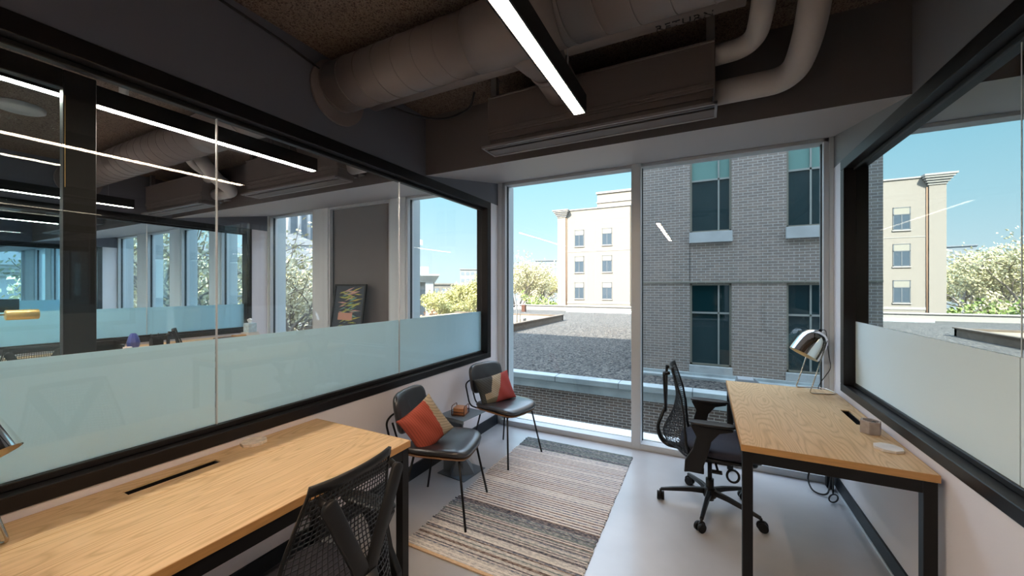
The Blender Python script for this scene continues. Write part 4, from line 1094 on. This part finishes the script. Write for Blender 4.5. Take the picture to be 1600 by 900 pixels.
# trees
def tree(bearing, dist, ztop, spread, label, leaf, seed, nleaf=2600, ls=.22, zb=-10, kind='tree', bare=.25, group=None):
    rr = random.Random(seed); x, y = pol(bearing, dist); H_ = ztop-zb
    t = thing('tree', label, kind, (x, y, zb), 0, group)
    m = MB(); tips = []
    def br(p, d, L, r_, lev):
        pts = [p]; q = p; dd = d.copy()
        for k in range(4):
            dd = (dd+Vector((rr.uniform(-.18, .18), rr.uniform(-.18, .18), rr.uniform(-.02, .14)))).normalized(); q = q+dd*L/4; pts.append(q)
        m.tube(pts, [r_*(1-.13*k) for k in range(5)], 6 if lev < 2 else 4, cap=False)
        if lev >= 2: tips.extend([pts[2], pts[3], pts[4]])
        if lev < 4:
            n = rr.choice((2, 3, 3)) if lev else 5
            for k in range(n):
                a = rr.uniform(0, 6.28); tilt = rr.uniform(.35, .95)
                s = Vector((math.cos(a), math.sin(a), 0)); nd = (dd*math.cos(tilt)+s*math.sin(tilt)*spread).normalized()
                br(pts[rr.choice((2, 3, 4)) if lev else 4], nd, L*rr.uniform(.6, .8), r_*.55, lev+1)
    br(Vector((0, 0, 0)), Vector((0, 0, 1)), H_*.36, H_*.018, 0)
    top = max(p.z for p in tips); sc = H_/top
    m.v = [(a*sc, b*sc, c*sc) for a, b, c in m.v]; tips = [p*sc for p in tips]
    m.build('trunk', M_BARK, t, recalc=False)
    l = MB()
    for i in range(nleaf):
        p = rr.choice(tips)+Vector((rr.gauss(0, 1), rr.gauss(0, 1), rr.gauss(0, .8)))*H_*.03
        n = Vector((rr.uniform(-1, 1), rr.uniform(-1, 1), rr.uniform(-.4, 1))).normalized(); a = n.orthogonal().normalized()*ls*rr.uniform(.5, 1.1); b = n.cross(a).normalized()*ls*rr.uniform(.3, .7)
        l.add([p-a, p-b, p+a, p+b], [(0, 1, 2, 3)])
    l.build('foliage', leaf, t, recalc=False)
    return t
GA = 'trees beyond the roof'
tree(27.8, 92, 6.6, 1.8, 'wide spring tree seen through the left edge of the near window pane', M_LEAFY[0], 21, 6840, .20, group='trees beyond the roof')
tree(24.6, 104, 8.0, 1.8, 'hazy pale tree farthest back in the gap beside the cream building', M_LEAFY[4], 22, 6840, .20, group='trees beyond the roof')
tree(22.6, 66, .8, 1.6, 'low olive tree in front of the shed', M_LEAFY[1], 23, 4940, .20, group='trees beyond the roof'); GB = 'trees outside the next rooms'
tree(25.6, 74, 6.4, 1.7, 'yellow green tree at the left edge beyond the tan roof', M_LEAFY[1], 1, 6080, .20, group=GA)
tree(23.7, 88, 6.6, 1.7, 'bare topped spring tree in the middle of the gap left of the cream building', M_LEAFY[0], 2, 5320, .20, group=GA)
tree(21.7, 80, 8.4, 1.5, 'olive leaved tree touching the left edge of the cream building', M_LEAFY[1], 3, 5700, .20, group=GA)
tree(21.0, 58, .6, 1.0, 'fresh green small tree at the foot of the cream building', M_LEAFY[2], 4, 1800, .25, group=GA)
tree(34.4, 62, 3.6, 1.1, 'bright yellow green tree filling the window right of the flag building', M_LEAFY[0], 5, 9880, .20, group=GA)
tree(32.0, 74, 1.6, 1.2, 'yellow green tree behind, below the far office block', M_LEAFY[0], 6, 7980, .20, group=GA)
tree(37.0, 60, .6, 1.2, 'low yellow green tree beside the white flag building', M_LEAFY[0], 16, 6840, .20, group=GA)
tree(41.0, 42, -1.1, 1.2, 'russet budding tree in front of the white flag building', M_LEAFY[3], 7, 2400, .2, group=GB)
tree(57.2, 27, 5.6, 1.1, 'pale blossoming tree with dark boughs outside the next room window', M_LEAFY[4], 8, 5200, .13, group=GB)
tree(53.5, 38, 4.0, 1.2, 'cream leaved tree standing behind the boughs outside the next room window', M_LEAFY[1], 9, 4000, .2, group=GB)
tree(66.3, 27, 6.2, 1.1, 'twiggy spring tree outside the third window of the farther room', M_LEAFY[4], 10, 4600, .13, group=GB)
tree(62.6, 30, 3.6, 1.1, 'tree with a thick dark bough by the end of the second partition', M_LEAFY[4], 11, 3000, .15, group=GB)
tree(68.9, 36, 5.4, 1.2, 'full yellowish tree outside the second window of the farther room', M_LEAFY[1], 12, 5200, .2, group=GB)
tree(71.8, 40, 3.4, 1.2, 'greenish tree outside the narrow left window of the farther room', M_LEAFY[4], 13, 3200, .2, group=GB)
tree(80.2, 47, -.4, 1.2, 'low bare tree in front of the white stone pavilion', M_LEAFY[4], 14, 1200, .15, group=GB)

def block(name, label, bearing, dist, w_, d_, z1, m_, rows=0, cols=0, winm=None, cat='building', rot=None, trim=None):
    x, y = pol(bearing, dist)
    t = thing(name, label, cat, (x, y, -10), R(bearing) if rot is None else rot)
    MB().box(-w_/2, w_/2, 0, d_, 0, z1+10).build('wall', m_, t)
    m = MB(); m.box(-w_/2-.3, w_/2+.3, -.3, d_+.3, z1+9.6, z1+10); m.build('cornice', trim or m_, t)
    if rows:
        g = MB(); hh = 3.4
        for r_ in range(rows):
            for c in range(cols):
                cx = -w_/2+(c+.5)*w_/cols; z = z1+10-1.6-r_*hh
                g.box(cx-w_/cols*.30, cx+w_/cols*.30, -.05, .02, z-1.5, z)
        g.build('windows', winm or M_FARB, t)
    return t
# white classical building with the flag
bx, by = pol(40.9, 70)
t = thing('white_building', 'white stone building with a stepped cornice, arch and rooftop flagpole', 'building', (bx, by, -10), R(40))
m = MB(); m.box(-10, 3.2, 0, 10, 0, 12.6); m.box(1.6, 3.0, -.9, 0, 0, 12.6); m.box(-.5, .6, -.9, 0, 0, 12.6); m.build('wall', M_WHITE, t)
m = MB()
for k in range(4): m.box(-10, 3.4+.22*k, -1.0-.2*k, 10, 12.6+.35*k, 12.95+.35*k)
m.box(-8, 2.2, .5, 9, 14, 15.4); m.build('cornice', M_WHITE, t)
m = MB()
for xx in (-3.2, -6.2):
    for z in (4.2, 8.4): m.box(xx-.6, xx+.6, -.06, .02, z, z+1.9)
m.box(.75, 1.5, -.10, .02, 1, 11.2); m.build('window', M_FARB, t)
m = MB(); m.tube([(-.6, 3, 15.4), (-.6, 3, 21.2)], .06, 6); m.build('flagpole', M_STRUT, t)
m = MB(); m.grid(lambda u, v: (-.55+u*1.7, 3+.12*math.sin(u*7), 19.7+v*1.0-.25*u*u), 10, 4); m.build('flag', mat('faded flag cloth', (.75, .62, .62), .8), t)
# capitol like drum with columns
bx, by = pol(57.2, 92)
t = thing('columned_rotunda', 'pale domed rotunda ringed by columns above the blossoming tree', 'building', (bx, by, -10), R(56))
m = MB(); m.box(-22, 14, 0, 24, 0, 19.5); m.box(-4, 6, -3, 0, 0, 20.3); m.add([(-4.6, -3.2, 20.3), (6.6, -3.2, 20.3), (1, -3.2, 22.6), (-4.6, 1, 20.3), (6.6, 1, 20.3), (1, 1, 22.6)], [(0, 1, 2), (5, 4, 3), (0, 2, 5, 3), (1, 4, 5, 2)]); m.build('main_block', M_WHITE, t)
m = MB(); m.lathe([(5.2, 19), (5.2, 36), (.001, 36)], 32, M=Matrix.Translation((0, 8, 0))); m.build('drum', M_FARB, t)
m = MB(); m.lathe([(6.9, 32), (7.2, 32.4), (7.4, 33.5), (7.4, 34), (.001, 34)], 32, M=Matrix.Translation((0, 8, 0))); m.lathe([(7.0, 34), (6.6, 37), (5.2, 40), (2.6, 42), (.001, 42.6)], 32, M=Matrix.Translation((0, 8, 0))); m.build('dome', M_WHITE, t)
for k in range(20):
    a = 2*math.pi*k/20; MB().tube([(math.cos(a)*6.4, 8+math.sin(a)*6.4, 19), (math.cos(a)*6.4, 8+math.sin(a)*6.4, 32.2)], .42, 10).build('column', M_WHITE, t)
# white stone pavilion, far left
bx, by = pol(78.4, 56)
t = thing('stone_pavilion', 'white stone pavilion with deep stepped cornices at the far left', 'building', (bx, by, -10), R(78))
m = MB(); m.box(-3.2, 3.2, 0, 7, 0, 12.6); m.box(-2.4, 2.4, .8, 6, 13.8, 17.2); m.build('wall', M_WHITE, t)
m = MB()
for k in range(4): m.box(-3.4-.25*k, 3.4+.25*k, -.3-.25*k, 7.3, 12.6+.32*k, 12.92+.32*k)
for k in range(3): m.box(-2.5-.2*k, 2.5+.2*k, .7-.2*k, 6.2, 17.2+.3*k, 17.5+.3*k)
m.build('cornice', M_WHITE, t)
m = MB(); m.box(-.5, .5, -.05, .03, 7.5, 9.5); m.box(-2.4, -1.5, -.05, .03, 7.5, 9.5); m.box(1.5, 2.4, -.05, .03, 7.5, 9.5); m.build('window', M_FARB, t)
block('glass_tower', 'blue green glass office tower at the far left', 86, 104, 40, 16, 22, M_FARB, 8, 16, mat('teal curtain glass', (.16, .34, .38), .15))
block('office_block', 'distant pale office block above the yellow trees', 31.2, 190, 22, 20, 11.0, M_FAR, 5, 9)
block('row_house', 'small far cream building just right of the white flag building', 37.4, 120, 9, 9, 3.0, M_CREAM, 2, 4)
block('long_office', 'long hazy white office block on the skyline left of the cream building', 24.4, 230, 38, 20, 14.0, M_FAR, 6, 14)
block('apartment_block', 'hazy grey apartment block touching the cream building', 20.6, 170, 16, 20, 14.0, M_FARB, 6, 7, M_FAR)
block('pale_block', 'pale stone block behind the trees of the farther room windows', 69, 70, 25, 8, 6.5, M_WHITE, 4, 9)
block('shed_building', 'low white shed between the tree trunks', 23.2, 62, 9, 5, -1.6, M_WHITE)
